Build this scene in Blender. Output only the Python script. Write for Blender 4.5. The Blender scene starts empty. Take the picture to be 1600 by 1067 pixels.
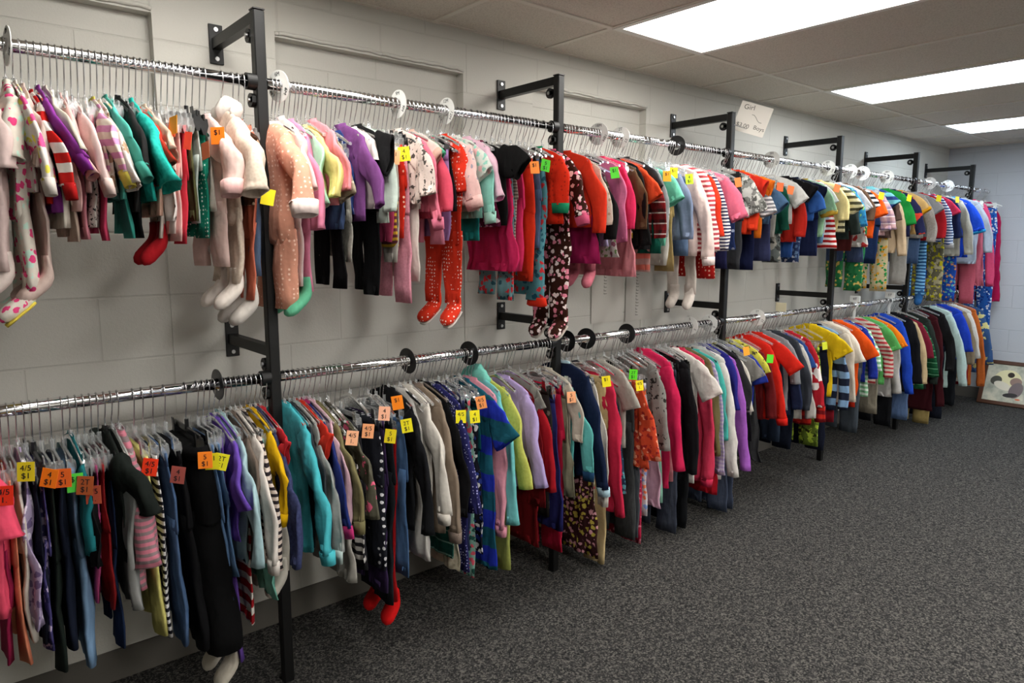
import bpy, math, random
from mathutils import Vector, Matrix
R = random.Random(7)
S = bpy.context.scene
COL = S.collection
PI = math.pi

# ------------------------------------------------------------------ camera
cam_d = bpy.data.cameras.new('camera'); cam = bpy.data.objects.new('camera', cam_d); COL.objects.link(cam)
CAMPOS = Vector((0, -2.4614, 1.4307)); YAW, PITCH, ROLL = 0.86819, 0.14062, 0.00182
fw = Vector((math.cos(PITCH)*math.cos(YAW), math.cos(PITCH)*math.sin(YAW), -math.sin(PITCH)))
rt = Vector((math.sin(YAW), -math.cos(YAW), 0)); up = rt.cross(fw)
r2 = rt*math.cos(ROLL)+up*math.sin(ROLL); u2 = up*math.cos(ROLL)-rt*math.sin(ROLL)
m = Matrix((r2, u2, -fw)).transposed().to_4x4(); m.translation = CAMPOS
cam.matrix_world = m
cam_d.sensor_width = 36.0; cam_d.sensor_fit = 'HORIZONTAL'; cam_d.lens = 36.0*1085.29/1600.0
cam_d.clip_start = 0.05
S.camera = cam
# ------------------------------------------------------------------ world, colour management
w = bpy.data.worlds.new('world'); S.world = w; w.use_nodes = True
w.node_tree.nodes['Background'].inputs[0].default_value = (.5, .55, .6, 1)
w.node_tree.nodes['Background'].inputs[1].default_value = 0.0
vs = S.view_settings
vs.view_transform = 'Standard'; vs.look = 'None'; vs.gamma = 1.0; vs.use_curve_mapping = False; vs.exposure = 0.0
try:
    S.cycles.transparent_max_bounces = 40
except Exception:
    pass

# measured room (metres): wall at y=0, room on the -y side, rack runs along +x
RODY, ZU, ZL, ZTOP, ZARMU, ZARML = -0.3694, 1.8929, 1.0185, 2.0936, 2.0744, 1.1006
POSTX = [0.8043, 2.0146, 3.2444, 4.4631, 5.6837, 6.9086]
ZC, XB = 2.3143, 7.4536
X0, Y0 = -2.6, -5.2

# ------------------------------------------------------------------ material helpers
def lin(h):
    v = [int(h[i:i+2], 16)/255 for i in (0, 2, 4)]
    return tuple((c/12.92 if c <= .04045 else ((c+.055)/1.055)**2.4) for c in v)+(1,)
MC = {}
class NT:
    def __init__(s, name):
        s.m = bpy.data.materials.new(name); s.m.use_nodes = True
        s.t = s.m.node_tree; s.b = s.t.nodes['Principled BSDF']
    def n(s, typ, **k):
        nd = s.t.nodes.new(typ)
        for a, v in k.items():
            if a[0] == 'i' and a[1:].isdigit(): s.put(nd.inputs[int(a[1:])], v)
            else: setattr(nd, a, v)
        return nd
    def put(s, sock, v):
        if hasattr(v, 'is_output') or isinstance(v, bpy.types.NodeSocket): s.t.links.new(v, sock)
        else: sock.default_value = v
    def math(s, op, a, b=0.0, c=None):
        nd = s.n('ShaderNodeMath', operation=op, i0=a, i1=b)
        if c is not None: s.put(nd.inputs[2], c)
        return nd.outputs[0]
    def mix(s, f, a, b):
        nd = s.n('ShaderNodeMix', data_type='RGBA')
        s.put(nd.inputs[0], f); s.put(nd.inputs[6], a); s.put(nd.inputs[7], b)
        return nd.outputs[2]
    def obj(s): return s.n('ShaderNodeTexCoord').outputs['Object']
    def noise(s, scale, vec=None, detail=2, rough=.5):
        nd = s.n('ShaderNodeTexNoise'); nd.inputs['Scale'].default_value = scale
        nd.inputs['Detail'].default_value = detail; nd.inputs['Roughness'].default_value = rough
        if vec is not None: s.t.links.new(vec, nd.inputs['Vector'])
        return nd.outputs[0]
    def bump(s, h, strength, dist=.002):
        nd = s.n('ShaderNodeBump'); nd.inputs['Strength'].default_value = strength; nd.inputs['Distance'].default_value = dist
        s.t.links.new(h, nd.inputs['Height']); return nd.outputs[0]
    def fin(s, col, rough=.8, spec=.3, metal=0, normal=None):
        s.put(s.b.inputs['Base Color'], col); s.put(s.b.inputs['Roughness'], rough)
        s.b.inputs['Metallic'].default_value = metal; s.b.inputs['Specular IOR Level'].default_value = spec
        if normal is not None: s.t.links.new(normal, s.b.inputs['Normal'])
        return s.m
def plain(name, hexc, rough=.5, spec=.5, metal=0, noise=0.0):
    k = ('plain', name)
    if k in MC: return MC[k]
    s = NT(name); c = lin(hexc); nrm = None
    if noise: nrm = s.bump(s.noise(noise, s.obj()), .25, .001)
    MC[k] = s.fin(c, rough, spec, metal, nrm); return MC[k]
CK = .82
def cloth(hexc, pat=''):
    k = ('cloth', hexc, pat)
    if k in MC: return MC[k]
    s = NT('cloth_'+hexc); base = tuple(v*CK for v in lin(hexc)[:3])+(1,); P = s.obj()
    sep = s.n('ShaderNodeSeparateXYZ', i0=P)
    x, y, z = sep.outputs
    weave = s.noise(420, P, 1); heather = s.noise(60, P, 3)
    c1 = tuple(v*.86 for v in base[:3])+(1,); c2 = tuple(min(1, v*1.12) for v in base[:3])+(1,)
    col = s.mix(heather, c1, c2)
    p = pat.split(':')
    mp0 = s.n('ShaderNodeMapping'); s.t.links.new(P, mp0.inputs[0]); mp0.inputs['Scale'].default_value = (1, 1, .38); mp0.inputs['Rotation'].default_value = (.35, 0, 0)
    hgt = s.math('ADD', s.noise(22, mp0.outputs[0], 2, .5), s.math('MULTIPLY', s.noise(60, P, 1), .12))
    bs, bd = .5, .022
    if p[0] == 's':
        per = float(p[2]); w_ = s.math('ADD', z, s.math('MULTIPLY', s.noise(14, P), .012))
        f = s.math('GREATER_THAN', s.math('FRACT', s.math('DIVIDE', w_, per)), .52)
        col = s.mix(f, col, lin(p[1]))
    elif p[0] == 'v':
        f = s.math('GREATER_THAN', s.math('FRACT', s.math('DIVIDE', s.math('ADD', y, x), .018)), .6)
        col = s.mix(f, col, lin(p[1]))
    elif p[0] == 'd':
        v = s.n('ShaderNodeTexVoronoi'); v.inputs['Scale'].default_value = float(p[2]); s.t.links.new(P, v.inputs['Vector'])
        v.inputs['Randomness'].default_value = .35
        col = s.mix(s.math('LESS_THAN', v.outputs['Distance'], .24), col, lin(p[1]))
    elif p[0] == 'f':
        v = s.n('ShaderNodeTexVoronoi'); v.inputs['Scale'].default_value = 44
        wp = s.n('ShaderNodeVectorMath', operation='ADD'); s.t.links.new(P, wp.inputs[0])
        nz = s.n('ShaderNodeTexNoise'); nz.inputs['Scale'].default_value = 60; s.t.links.new(P, nz.inputs['Vector'])
        sc = s.n('ShaderNodeVectorMath', operation='SCALE'); s.t.links.new(nz.outputs['Color'], sc.inputs[0]); sc.inputs['Scale'].default_value = .02
        s.t.links.new(sc.outputs[0], wp.inputs[1]); s.t.links.new(wp.outputs[0], v.inputs['Vector'])
        rnd = s.n('ShaderNodeSeparateColor', i0=v.outputs['Color']).outputs[0]
        pc = s.mix(s.math('GREATER_THAN', rnd, .55), lin(p[1]), lin(p[2]))
        col = s.mix(s.math('LESS_THAN', v.outputs['Distance'], .42), col, pc)
    elif p[0] == 'p':
        f1 = s.math('GREATER_THAN', s.math('FRACT', s.math('DIVIDE', z, .045)), .6)
        f2 = s.math('GREATER_THAN', s.math('FRACT', s.math('DIVIDE', s.math('ADD', y, x), .045)), .6)
        f3 = s.math('LESS_THAN', s.math('FRACT', s.math('DIVIDE', s.math('ADD', z, .02), .045)), .12)
        col = s.mix(s.math('MULTIPLY', s.math('ADD', f1, f2), .45), col, lin(p[1]))
        col = s.mix(s.math('MULTIPLY', f3, .8), col, lin(p[2]))
    elif p[0] == 'c':
        a = s.math('GREATER_THAN', s.noise(24, P, 2), .54); b = s.math('GREATER_THAN', s.noise(37, P, 2), .58)
        col = s.mix(a, col, lin(p[1])); col = s.mix(b, col, lin(p[2]))
    elif p[0] == 'n':
        a = s.math('GREATER_THAN', s.noise(float(p[2])*2.2, P, 2), .6)
        col = s.mix(a, col, lin(p[1]))
    elif p[0] == 'k':
        w_ = s.n('ShaderNodeTexVoronoi'); w_.inputs['Scale'].default_value = 110; s.t.links.new(P, w_.inputs['Vector'])
        col = s.mix(w_.outputs['Distance'], lin(p[1]), c2); weave = w_.outputs['Distance']; bd = .02
    elif p[0] == 'j':
        mp = s.n('ShaderNodeMapping'); s.t.links.new(P, mp.inputs[0]); mp.inputs['Scale'].default_value = (1, 1, .12)
        st = s.noise(170, mp.outputs[0], 3, .7); bl = s.noise(11, P, 3)
        lt = tuple(min(1, v*1.15+.09) for v in base[:3])+(1,)
        col = s.mix(s.math('MULTIPLY', s.math('SUBTRACT', st, .25), .9), col, lt)
        col = s.mix(s.math('MULTIPLY', bl, .35), col, lt)
    h = s.math('ADD', hgt, s.math('MULTIPLY', weave, .008))
    MC[k] = s.fin(col, .9, .1, 0, s.bump(h, bs, bd))
    return MC[k]
def clear_plastic():
    if 'clear' in MC: return MC['clear']
    s = NT('clear_plastic'); t = s.t
    tr = s.n('ShaderNodeBsdfTransparent'); tr.inputs[0].default_value = (.95, .96, .96, 1)
    gl = s.n('ShaderNodeBsdfGlossy'); gl.inputs['Roughness'].default_value = .16; gl.inputs[0].default_value = (1, 1, 1, 1)
    df = s.n('ShaderNodeBsdfDiffuse'); df.inputs[0].default_value = (.88, .9, .9, 1)
    fr = s.n('ShaderNodeFresnel'); fr.inputs[0].default_value = 1.42
    m0 = s.n('ShaderNodeMixShader', i0=.17, i1=tr.outputs[0], i2=df.outputs[0])
    m1 = s.n('ShaderNodeMixShader', i0=fr.outputs[0], i1=m0.outputs[0], i2=gl.outputs[0])
    t.links.new(m1.outputs[0], t.nodes['Material Output'].inputs['Surface'])
    MC['clear'] = s.m; return s.m
M_BLACK = plain('black_powder_coat', '0b0b0b', .42, .35, 0, 900)
M_BPL = plain('black_plastic', '101011', .3, .5)
M_CHROME = plain('chrome', 'e8e8ea', .09, .5, 1)
M_WIRE = plain('wire_steel', 'c8c8ca', .25, .5, 1)
M_WPL = plain('white_plastic', 'dcdcd8', .35, .5)
M_SCREW = plain('zinc_screw', 'b0b0b0', .35, .5, 1)
M_INK = plain('ink', '15151a', .7, .2)
M_PAPER = plain('paper', 'dedad2', .8, .2)

# ------------------------------------------------------------------ mesh helpers
class MB:
    def __init__(s): s.v = []; s.f = []
    def loft(s, rings, cap0=True, cap1=True):
        n = len(rings[0]); o = len(s.v)
        for r in rings: s.v += [tuple(p) for p in r]
        for i in range(len(rings)-1):
            for j in range(n):
                a = o+i*n+j; b = o+i*n+(j+1) % n
                s.f.append((a, b, b+n, a+n))
        if cap0: s.f.append(tuple(o+j for j in range(n))[::-1])
        if cap1: s.f.append(tuple(o+(len(rings)-1)*n+j for j in range(n)))
        return s
    def box(s, lo, hi, mtx=None):
        o = len(s.v)
        for x in (lo[0], hi[0]):
            for y in (lo[1], hi[1]):
                for z in (lo[2], hi[2]):
                    p = Vector((x, y, z)); s.v.append(tuple(mtx @ p if mtx else p))
        for f in ((0, 1, 3, 2), (4, 6, 7, 5), (0, 4, 5, 1), (2, 3, 7, 6), (0, 2, 6, 4), (1, 5, 7, 3)): s.f.append(tuple(o+i for i in f))
        return s
    def bbox(s, lo, hi, b, mtx=None):
        # box with chamfered edges: lofted along z with corner cuts
        def ring(z, i):
            x0, y0, x1, y1 = lo[0]+i, lo[1]+i, hi[0]-i, hi[1]-i
            return [(x0+b, y0, z), (x1-b, y0, z), (x1, y0+b, z), (x1, y1-b, z), (x1-b, y1, z), (x0+b, y1, z), (x0, y1-b, z), (x0, y0+b, z)]
        rr = [ring(lo[2], b), ring(lo[2]+b, 0), ring(hi[2]-b, 0), ring(hi[2], b)]
        if mtx: rr = [[tuple(mtx @ Vector(p)) for p in r] for r in rr]
        return s.loft(rr)
    def wire(s, pts, rad, n=6):
        pts = [Vector(p) for p in pts]; rings = []
        nrm = None
        for i, p in enumerate(pts):
            d = (pts[min(i+1, len(pts)-1)]-pts[max(i-1, 0)]).normalized()
            if nrm is None: nrm = d.orthogonal().normalized()
            nrm = (nrm-d*nrm.dot(d)).normalized(); b = d.cross(nrm)
            rings.append([p+(nrm*math.cos(2*PI*k/n)+b*math.sin(2*PI*k/n))*rad for k in range(n)])
        return s.loft(rings)
    def disc(s, c, axis, r0, r1, th, n=32):
        ax = Vector(axis).normalized(); a = ax.orthogonal().normalized(); b = ax.cross(a); c = Vector(c)
        def ring(r, h): return [c+ax*h+(a*math.cos(2*PI*k/n)+b*math.sin(2*PI*k/n))*r for k in range(n)]
        if r0 <= 0: return s.loft([ring(r1, -th), ring(r1, th)])
        return s.loft([ring(r0, -th), ring(r1, -th), ring(r1, th), ring(r0, th), ring(r0, -th)], False, False)
    def build(s, name, mat, parent=None, smooth=False, loc=None):
        me = bpy.data.meshes.new(name); me.from_pydata([tuple(p) for p in s.v], [], s.f); me.update()
        if smooth: me.polygons.foreach_set('use_smooth', [True]*len(me.polygons))
        me.materials.append(mat)
        return link(name, me, parent, loc)
def link(name, me, parent=None, loc=None):
    o = bpy.data.objects.new(name, me); COL.objects.link(o)
    if parent: o.parent = parent
    if loc: o.location = loc
    return o
def tag(o, label, cat, group=None, kind=None):
    o['label'] = label; o['category'] = cat
    if group: o['group'] = group
    if kind: o['kind'] = kind
    return o
def empty(name, loc, label, cat, group=None):
    o = bpy.data.objects.new(name, None); COL.objects.link(o); o.location = loc; o.empty_display_size = .05
    return tag(o, label, cat, group)
def struct(o): o['kind'] = 'structure'; return o
def text(name, body, size, mat, mtx, parent=None, extr=.0004):
    c = bpy.data.curves.new(name, 'FONT'); c.body = body; c.size = size; c.align_x = 'CENTER'; c.align_y = 'CENTER'; c.extrude = extr
    c.materials.append(mat)
    tmp = bpy.data.objects.new(name, c); me = bpy.data.meshes.new_from_object(tmp)
    bpy.data.objects.remove(tmp); bpy.data.curves.remove(c); me.name = name
    if not me.materials: me.materials.append(mat)
    o = link(name, me, parent); o.matrix_local = mtx
    return o
def facing(nrm, upv=(0, 0, 1), roll=0.0, loc=(0, 0, 0)):
    z = Vector(nrm).normalized(); x = Vector(upv).cross(z).normalized(); y = z.cross(x)
    mm = Matrix((x, y, z)).transposed().to_4x4() @ Matrix.Rotation(roll, 4, 'Z'); mm.translation = Vector(loc)
    return mm

# ------------------------------------------------------------------ ROOM
def wall_mat(name, c_hex, course=.2, zoff=-.06, block=.406, xoff=.0, horiz='x'):
    s = NT(name); P = s.obj(); sep = s.n('ShaderNodeSeparateXYZ', i0=P)
    a = sep.outputs[0] if horiz == 'x' else sep.outputs[1]
    cb = s.n('ShaderNodeCombineXYZ'); s.t.links.new(s.math('ADD', a, xoff), cb.inputs[0]); s.t.links.new(s.math('ADD', sep.outputs[2], zoff), cb.inputs[1])
    br = s.n('ShaderNodeTexBrick'); s.t.links.new(cb.outputs[0], br.inputs[0])
    br.inputs['Scale'].default_value = 1; br.inputs['Mortar Size'].default_value = .0045; br.inputs['Mortar Smooth'].default_value = .6
    br.inputs['Brick Width'].default_value = block; br.inputs['Row Height'].default_value = course
    f = br.outputs['Fac']; base = lin(c_hex)
    col = s.mix(s.math('MULTIPLY', s.noise(3, P, 4), .35), base, tuple(v*.88 for v in base[:3])+(1,))
    col = s.mix(s.math('MULTIPLY', f, .15), col, tuple(v*.6 for v in base[:3])+(1,))
    h = s.math('SUBTRACT', s.math('MULTIPLY', s.noise(130, P, 4, .65), .5), f)
    return s.fin(col, .6, .3, 0, s.bump(h, .5, .004))
M_WALL = wall_mat('painted_block_grey', 'c5c3bb')
M_WALLB = wall_mat('painted_block_back', 'bec1c6', horiz='y')
def carpet():
    s = NT('carpet_speckle'); P = s.obj()
    v = s.n('ShaderNodeTexVoronoi'); v.inputs['Scale'].default_value = 190; s.t.links.new(P, v.inputs['Vector'])
    rnd = s.n('ShaderNodeSeparateColor', i0=v.outputs['Color']).outputs[0]
    n1 = s.noise(55, P, 3, .8); n2 = s.noise(1.6, P, 3)
    val = s.math('ADD', s.math('MULTIPLY', rnd, .62), s.math('MULTIPLY', s.math('SUBTRACT', n1, .31), 1.0))
    r = s.n('ShaderNodeValToRGB', i0=val); e = r.color_ramp.elements
    e[0].position = .12; e[0].color = lin('141415'); e[1].position = .86; e[1].color = lin('64615c')
    mid = r.color_ramp.elements.new(.5); mid.color = lin('333231')
    col = s.mix(s.math('MULTIPLY', n2, .2), r.outputs[0], lin('2e2e2e'))
    return s.fin(col, .95, .08, 0, s.bump(rnd, .35, .004))
def tile():
    s = NT('ceiling_tile'); P = s.obj(); n = s.noise(160, P, 3, .7)
    r = s.n('ShaderNodeValToRGB', i0=n); e = r.color_ramp.elements
    e[0].position = .3; e[0].color = lin('c2bbaf'); e[1].position = .55; e[1].color = lin('dcd5c9')
    return s.fin(r.outputs[0], .9, .1, 0, s.bump(n, .5, .003))
struct(MB().box((X0, Y0, -.06), (XB+.2, .2, 0)).build('floor', carpet()))
struct(MB().box((X0, Y0, ZC), (XB+.2, .2, ZC+.05)).build('ceiling', tile()))
struct(MB().box((XB, Y0, 0), (XB+.12, .2, ZC)).build('wall_back', M_WALLB))
struct(MB().box((X0-.12, Y0, 0), (X0, .2, ZC)).build('wall_front', M_WALL))
struct(MB().box((X0, Y0-.12, 0), (XB, Y0, ZC)).build('wall_right', M_WALL))
# rack wall with three filled-in window recesses
cells = {}
NICHE = [(-.192, .615), (1.005, 1.812), (2.205, 3.017)]
xs = sorted({X0, XB} | {v for n in NICHE for v in n}); zs_ = [0, .94, 1.54, 2.137, ZC]
def depth(i, j):
    xm = (xs[i]+xs[i+1])/2; zm = (zs_[j]+zs_[j+1])/2
    for a, b in NICHE:
        if a < xm < b and 1.54 < zm < 2.137: return .045
        if a < xm < b and .94 < zm < 1.54: return .004
    return 0.0
wb = MB()
for i in range(len(xs)-1):
    for j in range(len(zs_)-1):
        d = depth(i, j); o = len(wb.v)
        wb.v += [(xs[i], d, zs_[j]), (xs[i+1], d, zs_[j]), (xs[i+1], d, zs_[j+1]), (xs[i], d, zs_[j+1])]; wb.f.append((o, o+1, o+2, o+3))
        if i < len(xs)-2 and depth(i+1, j) != d:
            e = depth(i+1, j); o = len(wb.v); X = xs[i+1]
            wb.v += [(X, d, zs_[j]), (X, e, zs_[j]), (X, e, zs_[j+1]), (X, d, zs_[j+1])]; wb.f.append((o, o+1, o+2, o+3))
        if j < len(zs_)-2 and depth(i, j+1) != d:
            e = depth(i, j+1); o = len(wb.v); Z = zs_[j+1]
            wb.v += [(xs[i], d, Z), (xs[i+1], d, Z), (xs[i+1], e, Z), (xs[i], e, Z)]; wb.f.append((o, o+1, o+2, o+3))
wb.box((X0, .06, 0), (XB, .2, ZC))
struct(wb.build('wall_left', M_WALL))
# rough plaster bead along the top of each recess
for k, (a, b) in enumerate(NICHE):
    pts = [(a+(b-a)*i/24, -.002+R.uniform(-.003, .002), 2.15+R.uniform(-.004, .004)) for i in range(25)]
    struct(MB().wire(pts, .0075, 7).build('trim_%d' % (k+1), M_WALL, None, True))
M_BASE = plain('rubber_baseboard', '5a5650', .55, .4)
struct(MB().box((X0, -.008, 0), (XB, -.0005, .105)).build('baseboard_left', M_BASE))
struct(MB().box((XB-.008, Y0, 0), (XB, -.009, .105)).build('baseboard_back', M_BASE))
# suspended ceiling grid
M_GRID = plain('ceiling_grid', 'dcd6ca', .5, .4)
gy = [-.42-1.2192*k for k in range(4)]; gx = [2.27+.6096*k for k in range(-7, 9)]
tn = 4
gb = MB()
for y in gy: gb.box((X0, y-.012, ZC-.006), (XB, y+.012, ZC+.001))
struct(gb.build('trim_%d' % tn, M_GRID)); tn += 1
gb = MB()
for x in gx: gb.box((x-.012, Y0, ZC-.005), (x+.012, 0, ZC+.001))
struct(gb.build('trim_%d' % tn, M_GRID)); tn += 1
struct(MB().box((X0, -.02, ZC-.004), (XB, 0, ZC+.001)).build('trim_%d' % tn, M_GRID)); tn += 1
struct(MB().box((XB-.02, Y0, ZC-.004), (XB, 0, ZC+.001)).build('trim_%d' % tn, M_GRID)); tn += 1
def lens(name, col, power):
    s = NT(name); t = s.t; e = s.n('ShaderNodeEmission'); e.inputs[0].default_value = col; e.inputs[1].default_value = power
    t.links.new(e.outputs[0], t.nodes['Material Output'].inputs['Surface']); return s.m
WARM = lens('diffuser_warm', (1, .965, .91, 1), 13.6); COOL = lens('diffuser_cool', (.76, .89, 1, 1), 14.5); NEU = lens('diffuser_neutral', (.93, .97, 1, 1), 14.5)
M_LF = plain('light_frame', 'e4e2dc', .4, .5)
LIGHTS = [(2.27, -.42, WARM, 'large lit fluorescent troffer over the middle of the rack'), (4.0988, -.42, NEU, 'lit fluorescent troffer further along, second of three seen'),
          (5.9276, -.42, COOL, 'small far lit fluorescent troffer by the back wall')]
LIGHTS.append((.4412, -.42, WARM, 'fluorescent troffer above the near end of the rack'))
WARM_FILL = lens('added_fill_open_side', (1, .97, .93, 1), 33)
for k, x in enumerate((.4412, 2.27, 4.0988, 5.9276)):  # unseen second row of panels, added to brighten the lower rail
    LIGHTS.append((x, -.42-1.2192*2, (WARM_FILL, WARM_FILL, WARM_FILL, COOL)[k], 'added unseen fill light on the open side of the room, %s from the rack entrance' % 'first second third fourth'.split()[k]))
for x, y, mt, lb in LIGHTS:
    r = empty('ceiling_light', (x+.3048, y-.6096, ZC), lb, 'ceiling light', 'fluorescent ceiling troffers')
    fb = MB()
    for a, b in (((-.305, -.61), (.305, -.578)), ((-.305, .578), (.305, .61)), ((-.305, -.578), (-.276, .578)), ((.276, -.578), (.305, .578))):
        fb.box((a[0], a[1], -.008), (b[0], b[1], -.001))
    fb.build('frame', M_LF, r)
    MB().box((-.2755, -.5775, -.0055), (.2755, .5775, -.002)).build('diffuser', mt, r)

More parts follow.
